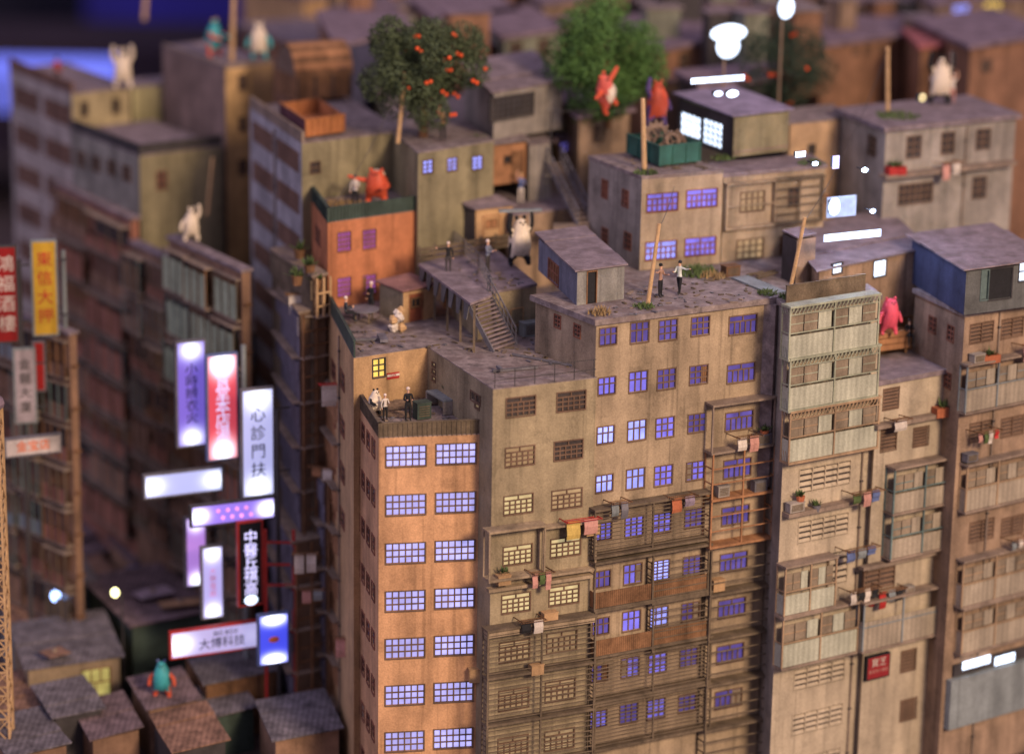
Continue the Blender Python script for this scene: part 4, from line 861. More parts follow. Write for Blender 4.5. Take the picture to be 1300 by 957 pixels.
lightbox('round_lamp', 'small white oval lamp just above the violet shed roof, right of its twin', 929, 119, 16, 9, 174, e_white, cat='light')
lightbox('glow_strip', 'long blue white glowing strip that stands for reflected light behind the cream balcony tower', 1082, 299, 82, 9, 168, e_white, cat='light')  # glowing box added for a streak of reflected light
lightbox('light_patch', 'white glowing panel that stands for reflected light beside the upper right block', 1068, 262, 42, 26, 171, E('soft_reflected_glow', (.45, .55, .85), 1.1, .3), cat='light')  # reflected light on the wall, built as a glowing panel
lightbox('round_lamp', 'intense white lamp at the left end of the white glowing panel', 1058, 262, 15, 20, 170.5, e_white, cat='light')
lightbox('light_patch', 'small bluish light patch at the foot of the small tan house', 1016, 196, 14, 7, 169, e_white, cat='light')  # patch of light built as a small glowing box
lightbox('light_patch', 'bluish glowing panel for a light patch on the side of the small tan house', 1061, 206, 9, 16, 169, e_whitev, cat='light')  # light falling on the house side, built as a glowing box
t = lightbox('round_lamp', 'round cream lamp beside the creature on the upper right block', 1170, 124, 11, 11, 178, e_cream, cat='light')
def bulb_lamp(label, px, py, z, base, r, mat):
    q = P(px, py, z); t = thing('globe_lamp', label, 'lamp', (q.x, q.y, base)); part('bulb', MB().ball((0, 0, z-base), r, 14, 10), mat, t, smooth=True); part('stem', MB().tube((0, 0, 0), (0, 0, z-base-r*.8), .06), m_dark, t)

def added_glow_lamp(label, px, py, Y, power, r=.18):  # bulb and point light added to make the bluish glow on the walls
    q = PY(px, py, Y); t = thing('added_wall_lamp', label, 'lamp', q, R(26)); part('bulb', MB().ball((0, 0, 0), r, 10, 8, sq=(1.3, .6, .8)), e_white, t, smooth=True); part('bracket', MB().box(-.04, .04, .05, .9, -.04, .04), m_dark, t)
    l = bpy.data.lights.new('added_lamp_light', 'POINT'); l.energy = power; l.color = (.5, .62, 1); l.shadow_soft_size = r; o = bpy.data.objects.new('added_lamp_light', l); COL.objects.link(o); o.location = q-Vector((0, .25, 0))
added_glow_lamp('upper added bluish lamp washing the side of the upper right block', 1098, 216, 171, LAMP)
added_glow_lamp('lower added bluish lamp beside the white glowing panel', 1108, 268, 168, LAMP)
added_glow_lamp('added bluish lamp lighting the small tan house beside the dark lit shed', 1035, 208, 168, LAMP*.7)

for nm, lab, zz in (('glowing_sign', 0, 0),):
    for o in [o for o in bpy.data.objects if o.name.startswith('glowing_sign') and not o.parent]:
        part('pole', MB().tube((0, .35, -9), (0, .35, 0), .07, n=8), m_taupe, o)
# street clutter: coloured sheets, crates and barrels among the shacks
for lab, x, y, z, w_, d_, m_, rz_ in (('faded blue tarpaulin on the mauve roof by the street bend', 182, 722, 5.2, 2.2, 1.4, m_blue, 20), ('pale sheet on the broad mauve roof', 195, 752, 6.0, 2.6, 1.6, M('pale_mauve_sheet', (.34, .27, .31)), 35),
     ('rust patch sheet on the grey tin roof', 70, 828, 5.3, 1.6, 1.4, m_tino, 40), ('orange brown patch sheet on the broad roof edge', 230, 765, 5.9, 3.0, 1.2, M('ochre_sheet', (.36, .22, .12)), 22), ('small dark red sheet near the nearer street lamp', 148, 735, 5.2, .8, .6, m_red, 0)):
    q = P(x, y, z); t = thing('roof_patch', lab, 'sheet', q, R(rz_)); part('sheet', MB().box(-w_/2, w_/2, -d_/2, d_/2, 0, .06), m_, t); part('weight', MB().box(-.2, .1, -.1, .15, .06, .25), m_slab, t)
# ================================================================== PROPS
def pole(label, px, py, z, px2, py2, Y2=None, r=.13, mat=None, cat='pole'):
    a = P(px, py, z); b = PY(px2, py2, a.y if Y2 is None else Y2); b = PY(px2, py2, a.y)
    mb = MB().tube((0, 0, -.05), b-a, r, r*.85, 10)
    return tag(part('wooden_pole', mb, mat or m_bamboo, None, a), label, cat), b
pole('pale wooden pole standing in front of the fruit tree', 505, 181, 37.7, 514, 92, r=.14)
_, ptop = pole('pale wooden pole with grass at its foot in front of the green dumpster', 818, 215, 37.45, 816, 125, r=.17)
pole('leaning wooden pole beside the two chatting people', 822, 388, 31.8, 837, 284, r=.13)
pole('leaning wooden pole against the narrow dark hut', 1002, 372, 31.8, 1022, 276, r=.13)
pole('upright pale pole in a grass tuft on the upper right block', 1127, 141, 39.1, 1127, 60, r=.14)
pole('tilted yellowish pole above the green glazed facade', 263, 272, 29.7, 270, 200, r=.12)
pole('tall pale pole on the roof of the tan tower block', 294, 78, 39.3, 297, -20, r=.2)
pole('pale pole at the far left rear roof', 183, 25, 40, 186, -15, r=.18)
def spot(px, py, z): return P(px, py, z)
def tuft(label, px, py, z, r, mat=None, h=.5, name='grass_tuft', cat='grass tuft', n=90):
    q = P(px, py, z); mb = MB(); rr = random.Random(int(px*7+py))
    for i in range(n):
        a = rr.uniform(0, 6.283); d = r*math.sqrt(rr.random()); x, y = d*math.cos(a), d*math.sin(a); hh = h*rr.uniform(.4, 1)*(1-.5*d/r); a2 = rr.uniform(0, 3.14); w_ = .07
        mb.add([(x-w_*math.cos(a2), y-w_*math.sin(a2), 0), (x+w_*math.cos(a2), y+w_*math.sin(a2), 0), (x+rr.uniform(-.2, .2), y+rr.uniform(-.2, .2), hh)], [(0, 1, 2)])
    return tag(part(name, mb, mat or m_leaf, None, q), label, cat)
tuft('green grass tuft at the foot of the pole by the dumpster', 820, 220, 37.45, .75)
tuft('green grass tuft at the foot of the leaning pole near two people', 818, 390, 31.8, .6)
tuft('wide green grass tuft around the upright pole on the upper right block', 1140, 148, 39.1, 1.5, n=200)
tuft('dry orange grass tuft at the corner of the rooftop shed', 761, 398, 31.8, .75, m_dry, .7)
tuft('green tuft at the corner of the dark lit shed', 918, 202, 37.45, .7)
tuft('green tuft on the roof edge right of the dark lit shed', 1030, 208, 37.2, .9)
tuft('green shrubs along the wall foot behind the two chatting people', 885, 347, 31.8, 1.3, h=.9, n=220)
tuft('yellow brown straw heap beside the green shrubs', 905, 352, 31.8, .8, m_dry, .8)
tuft('green tuft at the slab corner near the khaki roof edge', 974, 373, 31.8, .6)
tuft('dry grass bed along the salmon block roof', 440, 262, 33.9, 1.6, m_dry, .6, n=260)
tuft('green shrubs at the rear of the salmon block roof', 415, 245, 33.9, 1.2, h=.8, n=200)
tuft('green tuft by the grey house corner', 607, 177, 37.5, .7)
tuft('green plants on the terrace wall of the pale corner block', 222, 106, 36.4, 1.0, h=.9)
tuft('dark green bush by the leaning hut', 1000, 378, 31.8, .5)
# potted plants
def pot(label, px, py, z=None, Y=None, face=None, off=.5, s=.4, potm=None, leafm=None, box=False):
    if face is not None: h = face.hit(px, py, off); q = face.A+face.u*h[0]+face.n*off; q = Vector((q.x, q.y, h[1]))
    else: q = P(px, py, z)
    t = thing('potted_plant', label, 'plant', q, R(26))
    if box: part('pot', MB().box(-s*1.3, s*1.3, -s*.6, s*.6, 0, s*1.1), potm or m_terr, t)
    else: part('pot', MB().tube((0, 0, 0), (0, 0, s*1.1), s*.5, s*.7, 10), potm or m_terr, t)
    mb = MB(); rr = random.Random(int(px))
    for i in range(34):
        a = rr.uniform(0, 6.28); el = rr.uniform(.2, 1.4); L_ = s*rr.uniform(.7, 1.5); d = Vector((math.cos(a)*math.cos(el), math.sin(a)*math.cos(el), math.sin(el)))*L_; sd_ = Vector((-math.sin(a), math.cos(a), 0))*s*.16
        o = Vector((rr.uniform(-.5, .5)*s, rr.uniform(-.3, .3)*s, s)); mb.add([o, o+d*.5+sd_, o+d, o+d*.5-sd_], [(0, 1, 2, 3)])
    part('foliage', mb, leafm or m_leaf, t); return t
pot('green plant in a terracotta pot on the khaki shelf balcony', 970, 555, face=B.front, off=.6)
pot('bushy plant in a terracotta pot on the grey box of the cream tower ledge', 1016, 638, face=Wt.front, off=.5)
pot('spiky plant in a grey pot on the cream tower ledge', 1036, 650, face=Wt.front, off=.5, potm=m_steel)
pot('plant in a wide red terracotta trough on the cream wing ledge', 1198, 528, face=W2.front, off=.45, s=.55, box=True)
pot('plant in an orange trough on the corner block balcony', 1257, 460, face=Rb.front, off=.5, s=.45, box=True)
pot('red box planter on the ledge of the upper right block', 1137, 222, face=UR.front, off=.5, s=.5, potm=m_red, box=True)
pot('orange planter with golden plant among the cream tower balcony clutter', 1105, 768, face=Wt.front, off=.5, potm=m_red, leafm=m_yel, s=.5)
pot('small plant on the olive building balcony', 640, 735, face=V.front, off=.5, potm=m_tan)
pot('small plant in a red pot by the white appliance on the olive roof', 694, 438, 28.3)
pot('green plant on the white table of the apricot terrace', 568, 501, 25.9, potm=m_steel, s=.35)
for i, (x, y) in enumerate(((380, 318), (393, 338), (377, 352), (404, 356))):
    pot(('dark green bush topmost on the wooden rack by the salmon block', 'dark green bush on the rack, right and below the topmost one', 'dark green bush lower on the rack over the hanging white cloth', 'small bush by the bamboo frame corner of the salmon block')[i], x, y+10, 31-i*.4, s=.55, potm=m_wood)
# air conditioners, boxes
def acbox(name, label, cat, q, w_, d_, h_, mat, rz=R(27), grille=True, lid=None):
    t = thing(name, label, cat, q, rz); part('casing', MB().box(0, w_, 0, d_, 0, h_), mat, t)
    if grille:
        mb = MB()
        for i in range(5): mb.box(w_*.12, w_*.88, -.03, -.003, h_*(.18+.15*i), h_*(.18+.15*i)+.05)
        part('grille', mb, m_slat, t, kind='stuff')
    part('lid', MB().box(-.03, w_+.03, -.03, d_+.03, h_, h_+.05), lid or mat, t); return t
def fbox(name, label, cat, face, px, py, off, w_, d_, h_, mat, **k):
    h = face.hit(px, py, off); q = face.A+face.u*h[0]+face.n*off; return acbox(name, label, cat, (q.x, q.y, h[1]), w_, d_, h_, mat, face.rz, **k)
acbox('air_conditioner', 'cream air conditioner on the wall beside the khaki building corner', 'air conditioner', P(716, 443, 28.9), 1.1, .6, 1.4, m_ac)
acbox('air_conditioner', 'grey cream unit standing by the low tan house', 'air conditioner', P(682, 413, 28.3), 1.0, .6, 1.15, M('grey_cream_casing', (.42, .39, .33)))
acbox('storage_box', 'grey metal cabinet standing at the railing of the olive roof', 'cabinet', P(729, 466, 28.3), 1.1, .9, .9, m_steel)
acbox('washing_machine', 'pale blue green machine behind the red pot on the olive roof', 'machine', P(665, 428, 28.3), 1.2, .7, .8, m_bluegrey)
fbox('storage_box', 'grey slatted box on the khaki shelf balcony beside the plant', 'box', B.front, 960, 566, .85, 1.1, .5, .6, m_steel)
fbox('storage_box', 'grey box low on the second khaki shelf balcony, left one', 'box', B.front, 912, 632, .85, .8, .5, .65, m_grey)
fbox('storage_box', 'grey slatted box low on the second khaki shelf balcony, right one', 'box', B.front, 958, 626, .85, .9, .5, .7, m_steel)
fbox('storage_box', 'cream box on the dark lower khaki balcony', 'box', B.front, 906, 752, .9, .8, .5, .7, m_tan, grille=False)
fbox('storage_box', 'grey box under the plant at the left end of the cream tower ledge', 'box', Wt.front, 1003, 652, .7, 1.1, .5, .55, m_grey)
fbox('storage_box', 'tan box at the right end of the olive building ledge', 'box', V.front, 745, 681, .6, .85, .5, .6, m_tan, grille=False)
fbox('storage_box', 'tan box on the middle ledge of the olive building', 'box', V.front, 691, 794, .7, .9, .5, .7, m_tan, grille=False)
fbox('storage_box', 'tan box on the lower left balcony of the olive building', 'box', V.front, 675, 858, .9, .8, .5, .6, m_tan, grille=False)
fbox('storage_box', 'pale tan box on the olive building balcony floor', 'box', V.front, 633, 744, .85, .8, .5, .55, m_tan, grille=False)
fbox('storage_box', 'grey box on the corner block balcony left of the orange trough', 'box', Rb.front, 1237, 462, .65, .9, .5, .5, m_grey)
fbox('storage_box', 'dark box on the corner block balcony below the bright laundry', 'box', Rb.front, 1228, 588, .65, .9, .5, .5, m_steel)
fbox('storage_box', 'grey box beside the grey balcony of the cream wing', 'box', W2.front, 1150, 758, .7, .7, .5, .6, m_grey)
fbox('storage_box', 'pale tan block at the foot of the apricot tower', 'box', O.front, 596, 867, .5, .95, .5, .8, m_tan, grille=False)
# laundry
def laundry(label, face, px, py, off, cloths, w_=1.0, rack=m_wood, q=None, rz=None):
    if q is None: h = face.hit(px, py, 0); q = face.A+face.u*h[0]; q = Vector((q.x, q.y, h[1])); rz = face.rz
    t = thing('drying_rack', label, 'drying rack', q, rz)
    mb = MB(); mb.beam((0, 0, 0), (0, -off-.7, .1), .05); mb.beam((w_, 0, 0), (w_, -off-.7, .1), .05)
    for k in range(3): mb.beam((-.1, -off-.1-.25*k, .05), (w_+.1, -off-.1-.25*k, .05), .04)
    part('rack', mb, rack, t, kind='stuff')
    for i, (m_, l) in enumerate(cloths):
        x = w_*(i+.1)/len(cloths); ww = w_*.8/len(cloths); y = -off-.35-.08*(i % 2)
        mb = MB(); n = 4
        for j in range(n):
            z1, z0 = -l*j/n, -l*(j+1)/n; yy0, yy1 = y+.05*math.sin(j*1.7+i), y+.05*math.sin((j+1)*1.7+i)
            mb.add([(x, yy1, z0), (x+ww, yy1+.03, z0), (x+ww, yy0+.03, z1+.04), (x, yy0, z1+.04), (x, yy1+.05, z0), (x+ww, yy1+.08, z0), (x+ww, yy0+.08, z1+.04), (x, yy0+.05, z1+.04)], [(0, 1, 2, 3), (7, 6, 5, 4), (0, 3, 7, 4), (1, 5, 6, 2)]+([(0, 4, 5, 1)] if j == n-1 else []))
        part('cloth', mb, m_, t)
    return t
laundry('rack with a yellow and a pink cloth on the olive building', V.front, 710, 658, .5, ((m_yel, 1.1), (m_pinkcloth, .9)), 2.2, m_red)
laundry('rack with faded pink and green cloths on the olive building balcony', V.front, 666, 722, .7, ((m_pinkcloth, .9), (m_leaf, .7), (m_pinkcloth, 1.1)), 1.3)
laundry('rack with black and cream clothes low on the olive building', V.front, 652, 783, .7, ((m_black, .7), (m_cloth, .8)), 1.5)
laundry('rack with brown and lilac clothes above the slatted balconies', B.front, 842, 628, .6, ((m_terr, .9), (M('lilac_cloth', (.35, .28, .36)), .6)), 1.7, m_wood)
laundry('rack with grey blue clothes at the left end over the slatted balconies', B.front, 766, 634, .6, ((m_bluegrey, .8), (m_steel, 1.0)), 1.2, m_wood)
laundry('white and pink cups and cloth on the khaki shelf balcony', B.front, 922, 550, .9, ((m_cloth, .8), (m_pinkcloth, .95)), 1.6, m_wood)
laundry('rack with pink and blue cloths on the cream tower ledge', Wt.front, 1068, 622, .8, ((m_leaf, .6), (m_pinkcloth, .9), (m_blue, .7)), 2.2, m_wood)
laundry('rack with blue trousers on the lower cream tower wall', Wt.front, 1060, 694, .8, ((m_blue, .7), (m_bluegrey, .6), (m_blue, .5)), 2.4, m_wood)
laundry('rack with white and black clothes on the cream tower balcony', Wt.front, 1064, 745, .9, ((m_cloth, .8), (m_black, .6), (m_cloth, .9), (m_black, .6)), 2.2, m_wood)
laundry('rack with red and teal clothes between the two cream balconies', Wt.front, 1100, 745, .9, ((m_red, 1.1), (m_bluegrey, .7), (m_black, .8)), 2.0, m_wood)
laundry('rack with a white shirt under the cream wing window', W2.front, 1122, 530, .6, ((m_cloth, .7),), 1.2, m_wood)
laundry('bright multicoloured cloths between the cream wing and the corner block', Rb.front, 1226, 545, .8, ((m_pinkcloth, .6), (m_leaf, .7), (m_cloth, .8), (m_red, .5)), 1.7, m_wood)
laundry('rack with a pink cloth at the right edge of the corner block', Rb.front, 1284, 435, .7, ((m_pinkcloth, 1.0),), 1.2, m_wood)
laundry('rack with blue white clothes lower on the corner block', Rb.front, 1270, 682, .7, ((m_bluegrey, .6), (m_cloth, .5), (m_pinkcloth, .4)), 1.5, m_wood)
laundry('pink and pale cloths hung on the upper right block ledge', UR.front, 1184, 205, .7, ((m_pinkcloth, 1.1), (m_cloth, .8)), 1.5, m_wood)
qq = P(362, 372, 29); laundry('white and pink cloths hanging by the striped grey block', None, 0, 0, .2, ((m_cloth, 1.3), (m_pinkcloth, 1.1)), 3.0, m_wood, q=qq, rz=R(15))
qq = P(404, 486, 24.5); laundry('striped rack with one white cloth above the orange balcony tower', None, 0, 0, .2, ((m_cloth, 1.4),), 1.2, m_red, q=qq, rz=R(15))
qq = P(398, 590, 18.5); laundry('small rack with brown and white cloths above the blue corrugated panels', None, 0, 0, .2, ((m_wood2, .6), (m_cloth, .8)), 1.5, m_wood, q=qq, rz=R(-15))
qq = P(440, 690, 14.5); laundry('rack with pale blue and white cloths beside the apricot tower', None, 0, 0, .2, ((m_bluegrey, .9), (m_cloth, .9)), 1.2, m_wood, q=qq, rz=R(5))
qq = P(372, 700, 14); laundry('rack with a cream shirt beside the red steel frame', None, 0, 0, .2, ((m_cloth, 1.3), (m_cloth, 1.2)), 1.5, m_wood, q=qq, rz=R(5))
qq = P(424, 806, 9); laundry('rack with pink and olive cloths low beside the apricot tower', None, 0, 0, .2, ((m_pinkcloth, 1.3), (m_leaf, .9)), 1.8, m_wood, q=qq, rz=R(5))
qq = P(382, 745, 11.5); laundry('rack with a salmon cloth low behind the blue lit box sign', None, 0, 0, .2, ((m_pinkcloth, .9), (m_bluegrey, .7)), 1.4, m_wood, q=qq, rz=R(5))
# wall sign CAFE and red sign on the cream wing
f = T.front; h = f.hit(499, 477, .05); q = f.A+f.u*h[0]+f.n*.02; t = thing('cafe_sign', 'small red and white wall sign beside the yellow window', 'sign', (q.x, q.y, h[1]), f.rz)
part('board', MB().box(-.42, .42, -.06, 0, -.18, .2), m_red, t); part('stripe', MB().box(-.42, .42, -.075, -.062, -.02, .12), m_cloth, t); txt(t, 'CAFE', .17, m_red, (0, -.085, .05), .004)
f = W2.front; h = f.hit(1115, 846, .3); q = f.A+f.u*h[0]+f.n*.3; t = thing('shop_sign', 'dark red sign with pale characters in a black frame at the cream wing foot', 'sign', (q.x, q.y, h[1]), f.rz)
part('housing', MB().box(-.95, .95, .0, .28, -.8, .8), m_black, t); part('board', MB().box(-.85, .85, -.04, -.003, -.7, .7), E('dim_red_sign', (.28, .02, .02), .8, .2), t); txt(t, '寶芝', .6, m_cloth, (0, -.05, .3), .004); txt(t, '寶芝林大藥房', .26, m_pinkcloth, (0, -.05, -.25), .004)
# dumpsters
def dumpster(name, label, Z, L, C_, R_, h, mat, lmat, inner, n=4):
    c, l, r = P(*C_, Z+h), P(*L, Z+h), P(*R_, Z+h); t = thing(name, label, 'dumpster', (c.x, c.y, Z)); c0 = c.copy()
    V_ = (l-c); U_ = (r-c); V_.z = U_.z = 0; lu, lv = U_.length, V_.length; U_.normalize(); V_.normalize()
    def pr(mb, a0, a1, b0, b1, z0, z1): return mb.prism([tuple((U_*a+V_*b)[:2]) for a, b in ((a0, b0), (a1, b0), (a1, b1), (a0, b1))], z0, z1)
    part('front_panel', pr(MB(), 0, lu, 0, .08, .15, h), mat, t); part('side_panel', pr(MB(), 0, .08, .08, lv, .15, h), lmat, t)
    part('side_panel', pr(MB(), lu-.08, lu, .08, lv, .15, h), inner, t); part('rear_panel', pr(MB(), .08, lu-.08, lv-.08, lv, .15, h), inner, t); part('floor_panel', pr(MB(), .08, lu-.08, .08, lv-.08, .15, .25), inner, t)
    for i in range(n+1): part('rib', pr(MB(), lu*i/n-.05, lu*i/n+.05, -.07, -.002, .15, h), mat, t)
    for i in range(n+1): part('rib', pr(MB(), -.07, -.002, lv*i/n-.05+.001, lv*i/n+.05, .15, h), lmat, t)
    for a in (.15, lu-.35):
        for b in (.15, lv-.35): part('foot', pr(MB(), a, a+.2, b, b+.2, 0, .15), m_dark, t)
    part('rim', pr(pr(MB(), -.08, lu+.08, -.08, .1, h, h+.07), -.08, .1, .1, lv+.08, h, h+.07), mat, t); return t, U_, V_, lu, lv
dumpster('cargo_bin', 'open orange ribbed cargo bin with maroon side on the striped block roof', 37.7, (356, 131), (388, 153), (437, 146), 1.25, m_cont, m_contd, m_cont, 6)
t, U_, V_, lu, lv = dumpster('green_dumpster', 'dark green dumpster full of rusty gears beside the dark lit shed', 37.42, (797, 171), (838, 187), (889, 181), 1.35, m_dump, m_dump, m_dump, 3)
base = t.location; rr = random.Random(2)
def gear(label, a, b, z, r, tilt):
    q = Vector(base)+U_*a+V_*b; mb = MB(); n = 14
    for i in range(n):
        a0, a1 = 2*math.pi*i/n, 2*math.pi*(i+1)/n; p = [(rad*math.cos(x), y, rad*math.sin(x)) for y in (-.09, .09) for rad, x in ((r*.55, a0), (r*.85, a0), (r*.85, a1), (r*.55, a1))]
        mb.add(p, [(0, 1, 2, 3), (7, 6, 5, 4), (0, 4, 5, 1), (1, 5, 6, 2), (2, 6, 7, 3), (3, 7, 4, 0)])
        am = a0+.12; p = [(rad*math.cos(x), y, rad*math.sin(x)) for y in (-.08, .08) for rad, x in ((r*.84, am), (r*1.05, am+.04), (r*1.05, am+.14), (r*.84, am+.2))]
        mb.add(p, [(0, 1, 2, 3), (7, 6, 5, 4), (0, 4, 5, 1), (1, 5, 6, 2), (2, 6, 7, 3), (3, 7, 4, 0)])
    for i in range(3): x = i*2.09; mb.beam((0, 0, 0), (r*.6*math.cos(x), 0, r*.6*math.sin(x)), .1)
    o = part('gear', mb, m_junk, None, (q.x, q.y, 37.42+z)); o.rotation_euler = tilt; return tag(o, label, 'gear', 'rusty gears in the green dumpster')
gear('largest rusty gear standing in the green dumpster', lu*.4, lv*.6, 1.45, 1.0, (R(-15), 0, R(20)))
gear('middle sized rusty gear leaning in front of the largest one', lu*.55, lv*.3, 1.3, .7, (R(-25), R(10), R(35)))
gear('small rusty gear at the dumpster end near the glowing windows', lu*.85, lv*.4, 1.45, .5, (R(-40), R(20), R(60)))
gear('small rusty gear at the rear end of the green dumpster', lu*.5, lv*.85, 1.4, .55, (R(-30), R(0), R(0)))
# grey tank on salmon roof
q = P(419, 243, 34.0); t = acbox('cooling_unit', 'large grey ribbed cooling unit with two roof fans behind the salmon block', 'cooling unit', q, 3.0, 1.6, 2.0, m_grey, R(16), grille=True, lid=m_steel)
for x in (.8, 2.1): part('fan_ring', MB().tube((x, .8, 2.05), (x, .8, 2.2), .5, .5, 16), m_dark, t); part('fan_cone', MB().tube((x, .8, 2.2), (x, .8, 2.5), .3, .08, 12), m_bamboo, t)
for x, y, s_ in ((520, 250, .45),): t = thing('water_barrel', 'dark ribbed barrel at the salmon roof corner beside the red creature', 'barrel', P(x, y, 33.9)); part('drum', MB().tube((0, 0, 0), (0, 0, 1.2), .45, .45, 12), m_dark, t); part('lid', MB().tube((0, 0, 1.2), (0, 0, 1.28), .48, .48, 12), m_grey, t)
# wooden barrel house
q = P(362, 122, 38.0); t = thing('barrel_hut', 'round topped wooden slat hut behind the orange cargo bin', 'hut', q, R(26))
n = 14; W_ = 4.3
for i in range(n):
    a0, a1 = math.pi*i/n, math.pi*(i+1)/n; r1, r0 = 1.9, 1.82; zz = 1.6
    p = [(y, -r*math.cos(a), zz+r*math.sin(a)*1.1) for y in (0, W_) for r, a in ((r0, a0+.01), (r1, a0+.01), (r1, a1-.01), (r0, a1-.01))]
    part('slat', MB().add(p, [(0, 1, 2, 3), (7, 6, 5, 4), (0, 4, 5, 1), (1, 5, 6, 2), (2, 6, 7, 3), (3, 7, 4, 0)]), m_wood2 if i % 2 else m_wood, t)
part('base', MB().box(.05, W_-.05, -1.85, 1.85, 0, 1.6), m_wood, t)
part('end_panel', MB().add([(.06, -1.8*math.cos(math.pi*i/12), 1.6+1.95*math.sin(math.pi*i/12)) for i in range(13)], [tuple(range(13))]), m_junk, t)
for i in range(4): x = .2+i*(W_-.4)/3; part('hoop', MB().box(x-.05, x+.05, -1.95, -1.86, 0, 1.6), m_dark, t)
# machine tower with domes on the raised deck
t = thing('water_tank', 'dark domed tank on a lattice stand left of the small tan shed', 'tank', P(584, 298, 31.2))
part('stand', MB().box(-.55, .55, -.5, .5, 0, 2.2), m_dark, t); part('tank', MB().ball((0, 0, 2.6), .55, 12, 8), m_grey, t)
mb = MB()
for k in range(5): mb.beam((-.4, -.56, .3+.38*k), (.4, -.56, .6+.38*k), .07); mb.beam((.4, -.56, .3+.38*k), (-.4, -.56, .6+.38*k), .07)
part('lattice', mb, m_steel, t, kind='stuff')
t = thing('satellite_drum', 'dark round drum with a pale cap hung with small blue windows', 'drum', P(553, 290, 31.2)); part('drum', MB().tube((0, 0, 1.2), (0, -.5, 2.0), .6, .65, 12), m_dark, t); part('cap', MB().ball((-.6, 0, 1.9), .55, 10, 6, sq=(1.3, 1, .5)), m_grey, t); part('stand', MB().box(-.3, .3, -.2, .2, 0, 1.3), m_dark, t); part('lit_pane', MB().box(-1.0, -.5, -.55, -.5, .7, 1.3), e_viob, t)
# stairs upper right
a = P(694, 200, 35.9); b_ = P(742, 290, 33.4); w3 = P(704, 196, 35.9)-a; w3.z = 0
stairs('staircase', 'steep long stairs between dark railings left of the upper tan block', P(694, 206, 35.8), P(734, 286, 33.0), Vector((.95, .35, 0)), 14, m_slab, m_steel)
t = thing('stair_landing', 'small brown landing frame at the foot of the steep upper stairs', 'landing', P(722, 295, 32.6)); part('deck', MB().box(-1.0, 1.3, -.6, .8, .3, .42), m_slab, t)
for x in (-.9, 1.2): part('post', MB().box(x-.06, x+.06, -.55, -.43, -1.2, .3), m_slat, t); part('post', MB().box(x-.06, x+.06, .6, .72, -4, .3), m_slat, t)
Bld('stair_house', 'narrow slatted stair tower between the rear wooden shed and steep stairs', 37.0, (664, 176), (672, 186), (700, 182), 31, m_grey, m_roof, over=.05, thick=.1, cat='hut').done()
Bld('stair_base_block', 'violet roofed low block behind the steep upper stairs', 33.2, (600, 240), (650, 275), (752, 262), 28, m_taupe, m_roof2, over=0, thick=.1).done()
# table, chairs
t = thing('round_table', 'round grey table between two seated people on the terrace', 'table', P(462, 408, 28.3)); part('table_top', MB().tube((0, 0, .75), (0, 0, .83), .95, .95, 24), m_steel, t)
for i in range(4): a_ = i*math.pi/2+.6; part('leg', MB().box(.6*math.cos(a_)-.05, .6*math.cos(a_)+.05, .6*math.sin(a_)-.05, .6*math.sin(a_)+.05, 0, .75), m_slat, t)
t = thing('white_table', 'long low white table with drop sides on the apricot terrace', 'table', P(563, 521, 25.1), R(-62)); part('table_top', MB().box(-1.5, .9, -.45, .45, .8, .9), m_bluegrey, t); part('side_board', MB().box(.78, .9, -.45, .45, 0, .8), m_grey, t); part('side_board', MB().box(-1.5, -1.38, -.45, .45, 0, .8), m_grey, t)
acbox('storage_box', 'dark olive crate in the middle of the apricot terrace', 'crate', P(530, 533, 25.1), .9, .7, .95, m_green)
for i, (x, y, r_) in enumerate(((505, 518, 10), (500, 527, -8), (545, 512, 25), (512, 511, 4))):
    t = thing('timber_pile', ('rusty bars stacked in the middle of the apricot terrace', 'rusty bars lying nearest the parapet of the apricot terrace', 'dark bars leaning by the white table', 'rusty bars lying against the tan wall')[i], 'bars', P(x, y, 25.08), R(r_))
    for k in range(6): part('bar', MB().box(-1.1+.1*(k % 3), 1.1-.1*(k % 2), -.45+.16*k, -.37+.16*k, .05+.05*(k % 2), .13+.05*(k % 2)), m_junk, t)
t = thing('junk_heap', 'heap of crumpled white bags in front of the wooden shed', 'bags', P(503, 420, 28.3)); rr = random.Random(5)
for i in range(7):
    mb = MB().ball((0, 0, 0), .3, 7, 5); mb.v = [tuple(c*rr.uniform(.75, 1.25) for c in v) for v in mb.v]; part('bag', mb, m_cloth if i % 3 else m_bamboo, t, (rr.uniform(-.35, .35), rr.uniform(-.25, .25), .25+.16*i*(i > 2)))
def plankthing(label, px, py, z, parts_, rz, name='timber', cat='timber', mat=None):
    t = thing(name, label, cat, P(px, py, z), R(rz))
    for (x0, x1, y0, y1, z0, z1) in parts_: part('plank', MB().box(x0, x1, y0, y1, z0, z1), mat or m_steel, t)
plankthing('grey folded plank bench lying on the terrace roof', 475, 432, 28.3, ((-1.5, .2, -.1, .1, 0, .15), (.25, .75, -.9, .6, .1, .28)), 10)
plankthing('grey blue beam lying on the olive roof behind the railing', 650, 470, 28.3, ((-1.2, 1.6, -.08, .08, 0, .14), (-.9, -.7, -.5, .3, .15, .3)), 20)
plankthing('long dark pipe lying across the olive roof near the cabinet', 690, 458, 28.3, ((-2.2, 2.2, -.06, .06, 0, .12),), -32)
plankthing('flat grey metal sheet at the right edge of the khaki roof', 952, 358, 31.78, ((-.6, .6, -3.2, 1.2, 0, .1),), 28, 'metal_sheet', 'metal sheet', m_bluegrey)
plankthing('scattered dark boards beside the narrow hut', 975, 350, 31.6, ((-1.2, 1, -.1, .1, 0, .1), (-.6, 1.3, .3, .5, 0, .1), (-1, .5, .7, .85, 0, .1)), 50, mat=m_slat)
